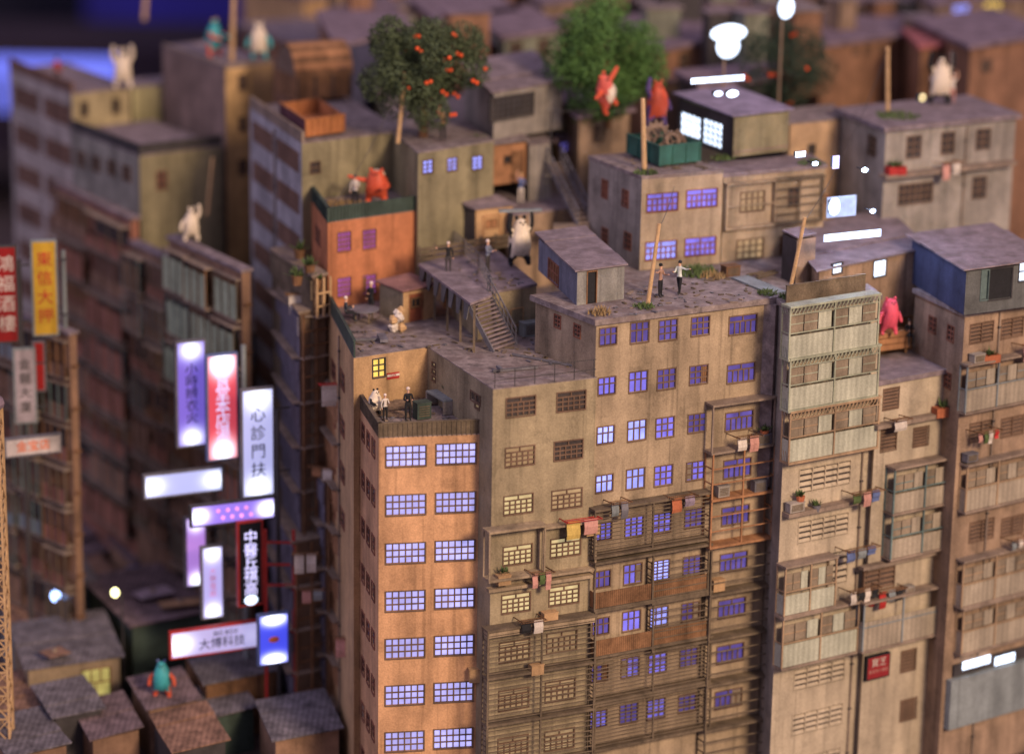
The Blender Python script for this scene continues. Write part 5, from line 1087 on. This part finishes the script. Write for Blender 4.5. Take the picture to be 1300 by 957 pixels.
# bench with pink creature
t = thing('wooden_bench', 'brown slatted wooden bench on the cream wing roof under the pink creature', 'bench', P(1118, 452, 26.6), R(27))
for z in (.35, .75, 1.15): part('plank', MB().box(-.6, 2.1, -.1, 0, z, z+.34), m_wood2, t)
part('seat', MB().box(-.6, 2.1, .0, .9, 1.3, 1.42), m_wood2, t)
for x in (-.4, 1.9): part('leg', MB().box(x-.08, x+.08, .02, .2, 0, 1.3), m_wood, t); part('leg', MB().box(x-.08, x+.08, .7, .88, 0, 1.3), m_wood, t)
acbox('storage_box', 'small red brown crate stack by the chatting people', 'crate', P(922, 352, 31.8), 1.0, .7, .6, m_wood)
acbox('storage_box', 'orange trash bin heap at the shed side of the corner block', 'crate', P(1037, 262, 34), 1.0, .7, .6, m_wood2)
# ================================================================== TREES
def tree(label, px, py, z, cx, cy, rx, ry, mat, n, fruit=None, nf=0, seed=1, Y=None, leaf=.2, tm=None):
    q = P(px, py, z); c = PY(cx, cy, q.y); s_ = q.y/FPX*1.06; rx *= s_; ry *= s_; rr = random.Random(seed)
    t = thing('tree', label, 'tree', q); cc = c-q
    mb = MB(); h = cc.z
    pts = [Vector((0, 0, -.1)), Vector((.1, 0, h*.35)), Vector((-.05, .05, h*.7)), cc]
    for i in range(3): mb.tube(pts[i], pts[i+1], .34-.09*i, .25-.09*i, 9)
    blobs = []
    for i in range(46):
        while 1:
            d = Vector((rr.uniform(-1, 1), rr.uniform(-1, 1), rr.uniform(-1, 1)))
            if .35 < d.length < 1: break
        k_ = .82; r_ = rr.uniform(.20, .34)*min(rx, ry)
        ctr = cc+Vector((d.x*rx*k_, d.y*rx*k_, d.z*ry*k_)); blobs.append((ctr, r_))
        if i % 4 == 0: mb.tube(pts[2].lerp(cc, rr.random()*.6), ctr, .09, .03, 6)
    part('trunk', mb, tm or m_wood, t)
    lv = MB(); tot = sum(b[1]**2 for b in blobs)
    for ctr, r_ in blobs:
        for j in range(int(n*r_*r_/tot)):
            d = Vector((rr.gauss(0, 1), rr.gauss(0, 1), rr.gauss(0, 1))).normalized(); p = ctr+d*r_*rr.uniform(.75, 1.08)
            a = Vector((rr.uniform(-1, 1), rr.uniform(-1, 1), rr.uniform(-.6, .6))).normalized()*leaf*rr.uniform(.6, 1.2); b = d.cross(a).normalized()*leaf*.45+d*rr.uniform(-.06, .1)
            lv.add([p-a*.5, p+b*.5, p+a*.5, p-b*.5], [(0, 1, 2, 3)])
    part('crown', lv, mat, t)
    if fruit:
        me = MB().ball((0, 0, 0), .14, 8, 6).mesh('fruit', fruit)
        for i in range(nf):
            ctr, r_ = rr.choice(blobs); d = Vector((rr.uniform(-1, 1), rr.uniform(-1, 0), rr.uniform(-.8, .8))).normalized()
            part('fruit', me, None, t, ctr+d*(r_+.05), smooth=False)
            if rr.random() < .6: part('fruit', me, None, t, ctr+d*(r_+.05)+Vector((.25, 0, rr.uniform(-.2, .1))))
    return t
m_l1 = M('grey_green_foliage', (.085, .115, .055), var=.6, scale=1.2, streak=.1, bump=0); m_l2 = M('bright_green_foliage', (.095, .20, .05), var=.6, scale=1.2, streak=.1, bump=0); m_l3 = M('deep_green_foliage', (.04, .065, .04), var=.6, scale=1.2, bump=0, streak=.1)
m_fr = M('orange_fruit', (.80, .10, .02), rough=.4, var=.1, bump=0)
tree('large round fruit tree dotted with orange fruit on the rear roof', 537, 176, 37.6, 538, 80, 80, 76, m_l1, 26000, m_fr, 26, 3, leaf=.26)
tree('bright green bushy tree without fruit behind the pink acrobat creature', 770, 160, 37.6, 768, 72, 80, 84, m_l2, 24000, None, 0, 8, leaf=.26)
tree('dark small fruit tree behind the glowing strip at the upper right', 1000, 148, 37.3, 1000, 84, 68, 58, m_l3, 14000, m_fr, 7, 11)
# ================================================================== FIGURES
def figure(name, label, cat, q, rz, joints, edges, radii, scale, matfn, mats, extras=(), smooth=True, root=0):
    me = bpy.data.meshes.new('body'); me.from_pydata([Vector(j)*scale for j in joints], edges, [])
    o = bpy.data.objects.new('body', me); COL.objects.link(o)
    sk = o.modifiers.new('skin', 'SKIN'); sk.use_smooth_shade = True
    for i, r_ in enumerate(radii):
        r2 = r_ if isinstance(r_, tuple) else (r_, r_); me.skin_vertices[0].data[i].radius = (r2[0]*scale, r2[1]*scale)
    me.skin_vertices[0].data[root].use_root = True
    sb = o.modifiers.new('sub', 'SUBSURF'); sb.levels = 1; sb.render_levels = 1
    bpy.context.view_layer.update(); m2 = bpy.data.meshes.new_from_object(o.evaluated_get(bpy.context.evaluated_depsgraph_get())); bpy.data.objects.remove(o)
    m2.materials.clear(); [m2.materials.append(m_) for m_ in mats]
    for p in m2.polygons: p.material_index = matfn(p.center/scale); p.use_smooth = True
    t = thing(name, label, cat, q, rz); b = part('body', m2, None, t)
    for nm, mb, m_ in extras: part(nm, mb, m_, t, smooth=True)
    return t
def person(label, px, py, z, rz=0, shirt=m_black, trou=m_black, hair=m_black, pose='stand', h=2.05, arms=None, off=(0, 0, 0), q=None):
    q = P(px, py, z)+Vector(off) if q is None else Vector(q)
    if pose == 'sit':
        J = [(0, 0, .30), (0, .01, .40), (0, 0, .53), (0, -.01, .63), (0, -.02, .72), (.06, -.02, .28), (.07, -.24, .29), (.07, -.25, .04), (.07, -.32, .02), (-.06, -.02, .28), (-.07, -.24, .29), (-.07, -.25, .04), (-.07, -.32, .02)]; dz = .22
    else:
        st = .05 if pose == 'walk' else 0
        J = [(0, 0, .52), (0, 0, .62), (0, 0, .75), (0, 0, .855), (0, -.01, .94), (.055, 0, .49), (.065, -st, .28), (.065, -st*1.3, .05), (.065, -.07-st*1.3, .025), (-.055, 0, .49), (-.065, st, .28), (-.065, st*2, .05), (-.065, -.07+st*2, .025)]; dz = 0
    zs = J[2][2]+.045; arms = arms or ('down', 'fwd')
    for s_, a in zip((1, -1), arms):
        S = (s_*.10, 0, zs)
        if a == 'down': k = [S, (s_*.15, .01, zs-.17), (s_*.15, -.03, zs-.32), (s_*.15, -.05, zs-.37)]
        elif a == 'up': k = [S, (s_*.16, -.02, zs+.12), (s_*.12, -.05, zs+.28), (s_*.11, -.06, zs+.33)]
        elif a == 'side': k = [S, (s_*.26, -.03, zs-.02), (s_*.40, -.06, zs+.03), (s_*.45, -.07, zs+.04)]
        else: k = [S, (s_*.13, -.05, zs-.15), (s_*.08, -.20, zs-.12), (s_*.06, -.25, zs-.10)]
        J += k
    Ed = [(0, 1), (1, 2), (2, 3), (3, 4), (0, 5), (5, 6), (6, 7), (7, 8), (0, 9), (9, 10), (10, 11), (11, 12), (2, 13), (13, 14), (14, 15), (15, 16), (2, 17), (17, 18), (18, 19), (19, 20)]
    Rr = [(.075, .06), (.065, .052), (.085, .058), .032, (.052, .062), .055, .042, .028, .022, .055, .042, .028, .022, .036, .029, .022, .02, .036, .029, .022, .02]
    zh, zn = J[0][2], J[3][2]-.02
    hands = [Vector(J[16]), Vector(J[20])]
    def mf(c):
        if c.z > zn or min((c-k).length for k in hands) < .06: return 0
        if pose == 'sit': return 2 if (c.z < .36 and (c.y < -.04 or c.z < .33)) and abs(c.x) < .12 else 1
        return 2 if c.z < .53 and abs(c.x) < .125 else 1
    hd = Vector(J[4])*h
    ex = [('hair', MB().ball((hd.x, hd.y+.02*h, hd.z+.02*h), .058*h, 10, 6, sq=(1, 1.08, .95)), hair)]
    for s_ in (1, -1): ex.append(('eye', MB().ball((s_*.02*h, hd.y-.06*h, hd.z), .008*h, 5, 4), m_black))
    ex.append(('shoe', MB().ball((J[8][0]*h, (J[8][1]+.02)*h, .022*h), .03*h, 8, 5, sq=(.9, 1.7, .75)), m_dark)); ex.append(('shoe', MB().ball((J[12][0]*h, (J[12][1]+.02)*h, .022*h), .03*h, 8, 5, sq=(.9, 1.7, .75)), m_dark))
    return figure('person', label, 'person', q, rz, J, Ed, Rr, h, mf, [m_skin, shirt, trou], ex)
m_gp = M('blue_grey_cloth', (.18, .20, .26), var=.2); m_wh = M('white_hair', (.75, .62, .52), var=.1)
person('person in a tan shirt and dark trousers under the fruit tree', 562, 178, 37.75, R(20), M('tan_cloth', (.5, .27, .13)), m_black, arms=('fwd', 'up'))
person('person in a patterned shirt chatting beside the leaning pole', 838, 377, 31.8, R(60), M('rust_check_cloth', (.42, .25, .17)), m_black, arms=('fwd', 'side'))
person('person in a pale shirt and black trousers facing the patterned shirt person', 862, 373, 31.8, R(-40), M('pale_mint_cloth', (.62, .66, .58)), m_black, arms=('side', 'fwd'), pose='walk')
person('person in white and blue standing on a box near the wooden rear shed', 661, 258, 33.4, R(10), m_blue, m_cloth, arms=('fwd', 'up'), h=2.0, hair=m_bamboo)
person('person in dark clothes standing on the raised walkway', 569, 345, 31.3, R(15), m_black, m_dark, m_wh, arms=('down', 'side'), h=1.9)
person('person in a blue grey coat bending by the deck railing', 619, 345, 31.2, R(60), m_gp, m_dark, m_wh, arms=('fwd', 'fwd'))
person('seated person in grey at the left of the round table', 439, 408, 28.6, R(95), M('charcoal_cloth', (.06, .065, .07)), m_black, m_wh, pose='sit', arms=('fwd', 'fwd'))
person('person in black standing behind the round table', 471, 398, 28.3, R(-40), m_black, m_black, m_wh, arms=('fwd', 'down'))
person('person in black and white next to the panda on the apricot terrace', 489, 533, 25.1, R(30), m_cloth, m_black, m_wh, arms=('fwd', 'down'), h=1.6)
person('person in black robes with white shoes in the middle of the apricot terrace', 518, 534, 25.1, R(15), m_black, m_black, m_wh, arms=('fwd', 'fwd'))
person('small dark person beside the red creature on the salmon roof', 451, 262, 33.9, R(-10), m_cloth, m_black, m_dark, arms=('fwd', 'down'))
person('person in a black suit sitting at the bench end by the pink creature', 1153, 436, 27.2, R(10), m_black, m_black, m_dark, pose='sit', arms=('fwd', 'fwd'))
person('person in a white top and red brown trousers before the blue shed', 1272, 383, 30.6, R(20), m_cloth, M('russet_cloth', (.3, .08, .04)), m_dark)
person('person in maroon and dark clothes right of the white topped person', 1284, 380, 30.6, R(-20), M('maroon_cloth', (.15, .04, .04)), m_black, m_dark, arms=('fwd', 'up'))
person('small pink and white person beside the white creature at the upper right', 1208, 132, 39.1, R(0), m_cloth, m_pinkcloth, m_wh, arms=('up', 'down'))
person('tiny red topped person on the pale corner block roof', 73, 108, 36.6, R(0), m_red, m_dark, m_dark)
def creature(label, q, h, rz, body, limb, arms=('up', 'up'), ear=m_black, belly=None, crouch=0, name='creature', cat='creature', eye=m_black, headr=.13, patch=None):
    zl = .0
    J = [(0, 0, .30), (0, -.02, .48), (0, 0, .64), (0, -.03, .80), (0, -.05, .94)]
    Rr = [.19, .22, .15, headr, headr*.8]
    J += [(.13, 0, .22), (.17, -.04, .12), (.17, -.04, .04), (.17, -.11, .03), (-.13, 0, .22), (-.17, .03, .12), (-.17, .03, .04), (-.17, -.05, .03)]; Rr += [.09, .07, .055, .05]*2
    for s_, a in zip((1, -1), arms):
        S = (s_*.14, 0, .62)
        J += {'up': [S, (s_*.24, -.02, .78), (s_*.22, -.05, .98), (s_*.21, -.05, 1.06)], 'down': [S, (s_*.27, 0, .50), (s_*.30, -.05, .36), (s_*.30, -.08, .31)],
              'side': [S, (s_*.32, -.05, .66), (s_*.48, -.08, .72), (s_*.55, -.09, .76)], 'fwd': [S, (s_*.25, -.12, .52), (s_*.18, -.30, .50), (s_*.15, -.36, .50)]}[a]
        Rr += [.075, .06, .05, .045]
    Ed = [(0, 1), (1, 2), (2, 3), (3, 4), (0, 5), (5, 6), (6, 7), (7, 8), (0, 9), (9, 10), (10, 11), (11, 12), (2, 13), (13, 14), (14, 15), (15, 16), (2, 17), (17, 18), (18, 19), (19, 20)]
    def mf(c):
        if c.z < .20 or abs(c.x) > .19: return 1
        if belly and c.y < -.12 and .3 < c.z < .6: return 2
        return 0
    ex = []
    for s_ in (1, -1):
        ex.append(('ear', MB().ball((s_*headr*.62*h, -.03*h, .945*h), .04*h, 8, 6), ear))
        ex.append(('eye', MB().ball((s_*.045*h, (-.04-headr*.80)*h, .87*h), .02*h, 8, 5), eye))
    ex.append(('nose', MB().ball((0, (-.04-headr*.88)*h, .83*h), .02*h, 8, 5), m_black))
    if patch: ex.append(('patch', MB().ball((0, .02*h, .80*h), .15*h, 12, 8, sq=(1.05, 1, .9)), patch))
    return figure(name, label, cat, q, rz, J, Ed, Rr, h, mf, [body, limb, belly or body], ex)
creature('large white panda with black legs lifting a plank on the raised deck', P(659, 337, 31.2), 3.3, R(25), m_fur, m_black, belly=m_fur, name='panda', cat='panda')
q = P(659, 337, 31.2); t = thing('lifted_plank', 'long blue grey plank held up by the white panda', 'plank', q+Vector((0, 0, 3.5)), R(12)); part('board', MB().box(-1.35, 1.35, -.3, .1, 0, .14), m_bluegrey, t)
creature('panda in white and black sitting at the apricot terrace corner', P(476, 528, 25.1), 1.75, R(40), m_fur, m_black, ('down', 'fwd'), name='panda', cat='panda')
redc = creature('round vermilion creature with a white patch on the salmon roof', P(478, 258, 33.95), 2.35, R(-10), m_redfur, m_redfur, ('fwd', 'side'), ear=m_redfur, patch=m_fur, headr=.17)
redc.scale = (1.45, 1.35, 1.0)
creature('slim white creature with both arms raised on the pale corner block', P(156, 112, 36.6), 3.0, R(15), m_fur, m_fur, ('up', 'up'), ear=m_fur, headr=.08)
creature('turquoise creature with orange legs on the tan tower roof', P(272, 72, 39.35), 2.8, R(60), m_tealp, m_redfur, ('fwd', 'fwd'), ear=m_yel)
creature('white bodied creature with turquoise arms on the tan tower roof edge', P(329, 76, 39.35), 2.8, R(0), m_fur, m_tealp, ('down', 'down'), ear=m_fur)
creature('white creature with black arms raised beside the round cream lamp', P(1192, 132, 39.1), 3.4, R(10), m_fur, m_black, ('up', 'up'), headr=.09)
creature('small white creature waving one arm on the green glazed roof', P(243, 306, 29.75), 2.4, R(20), m_fur, m_fur, ('up', 'down'), ear=m_fur, headr=.1)
creature('hot pink bulky creature on the wooden bench', P(1128, 425, 28.1), 2.5, R(20), m_pk, m_pk, ('down', 'down'), ear=m_pk, headr=.19)
creature('orange and purple creature right of the bright green tree', P(833, 160, 38.9), 3.1, R(30), m_redfur, M('purple_paint', (.12, .08, .22)), ('down', 'up'), ear=m_terr)
creature('turquoise creature with orange arms at street level', P(206, 885, 3.6), 2.7, R(0), m_tealp, m_redfur, ('down', 'down'), ear=m_blue)
qa = P(775, 140, 39.6); t = creature('vermilion acrobat creature balancing on a wire before the green tree', qa, 3.1, R(70), M('coral_paint', (.60, .12, .09), rough=.5, var=.2), m_redfur, ('side', 'side'), ear=m_redfur, belly=m_fur); t.rotation_euler = (0, R(-30), R(60))
mb = MB(); pb_ = ptop-qa; mid = (0, 0, .02); mb.tube(pb_, (0, 0, .02), .025, n=5); lf = PY(700, 142, qa.y)-qa; mb.tube((0, 0, .02), lf, .025, n=5); mb.tube(lf, lf+Vector((0, 0, -3)), .06, n=6)
tag(part('tight_wire', mb, m_dark, None, qa), 'thin wire running from the dumpster pole to the left under the acrobat creature', 'wire')

# ------------------------------------------------------------------ scraps lying about on the roofs
def scraps(label, poly, z, n, seed):
    rr = random.Random(seed); mb = MB(); o0 = P(*poly[0], z); a, b, c = [P(*q_, z)-o0 for q_ in poly]
    for i in range(n):
        u_, v_ = rr.random(), rr.random(); q_ = (b-a)*u_+(c-a)*v_; s_ = rr.uniform(.05, .2); l = s_*rr.uniform(1, 4); an = rr.uniform(0, 3.14); d = Vector((math.cos(an), math.sin(an), 0))
        mb.beam(q_-d*l/2+Vector((0, 0, .03)), q_+d*l/2+Vector((0, 0, .03)), s_, .06, mi=rr.choice((0, 0, 1, 2)))
    o = part('roof_scraps', mb, [m_slat, m_slab, m_steel], None, o0, kind='stuff'); tag(o, label, 'scraps')
scraps('small scraps and offcuts strewn over the terrace and olive roofs', ((540, 440), (740, 470), (600, 400)), 28.28, 110, 1)
scraps('small scraps lying on the terrace around the round table', ((452, 448), (535, 438), (430, 400)), 28.28, 50, 2)
scraps('small scraps scattered over the khaki roof', ((770, 405), (965, 380), (800, 365)), 31.77, 90, 3)
scraps('small scraps on the apricot terrace floor', ((488, 546), (600, 540), (470, 520)), 25.07, 60, 4)
scraps('small scraps on the roof round the green dumpster', ((830, 222), (920, 214), (775, 200)), 37.44, 50, 5)
scraps('small scraps on the deck behind the stairs', ((612, 372), (670, 362), (560, 330)), 31.17, 40, 6)

# ------------------------------------------------------------------ drain pipes on walls, cables between poles and signs
def pipe(face, px, py, z1, mat, x_off=0):
    x = face.hit(px, py)[0]; mb = MB(); mb.tube((x, -.09, face.z0), (x, -.09, z1), .06, n=8)
    o = part('drainpipe', mb, mat, face.root, face.loc(0, 0, 0), face.rz)
    for k in range(int((z1-face.z0)/3)): part('clip', MB().box(x-.1, x+.1, -.16, -.002, z1-1-3*k, z1-.9-3*k), m_dark, o)
pipe(K.front, 530, 300, 33.7, m_pink)
pipe(Wt.front, 1092, 620, 24, m_slab); pipe(Rb.front, 1266, 440, 30.2, m_slab); pipe(UR.front, 1225, 190, 38.6, m_slab); pipe(N.left, 350, 200, 37.4, m_slab); pipe(T.left, 432, 450, 28, m_slab)
def cable(label, a, b, sag):
    mb = MB(); a, b = Vector(a), Vector(b); pr = None
    for i in range(13):
        t_ = i/12; q = (b-a)*t_+Vector((0, 0, -sag*4*t_*(1-t_)))
        if pr is not None: mb.tube(pr, q, .022, n=4)
        pr = q
    tag(part('cable', mb, m_dark, None, a), label, 'cable')
cable('cable from the leaning pole by two people to the upper tan block', PY(837, 288, P(822, 388, 31.8).y), U.front.A+Vector((2, -.05, 36.8)), .3)
cable('cable from the fruit tree pole to the salmon block corner', PY(513, 96, P(505, 181, 37.7).y), Vector((K.c.x+.1, K.c.y, 34.7)), .8)
cable('cable from the pole on the upper right block to the leaning hut pole', PY(1127, 64, P(1127, 141, 39.1).y), PY(1022, 280, P(1002, 372, 31.8).y), 1.0)
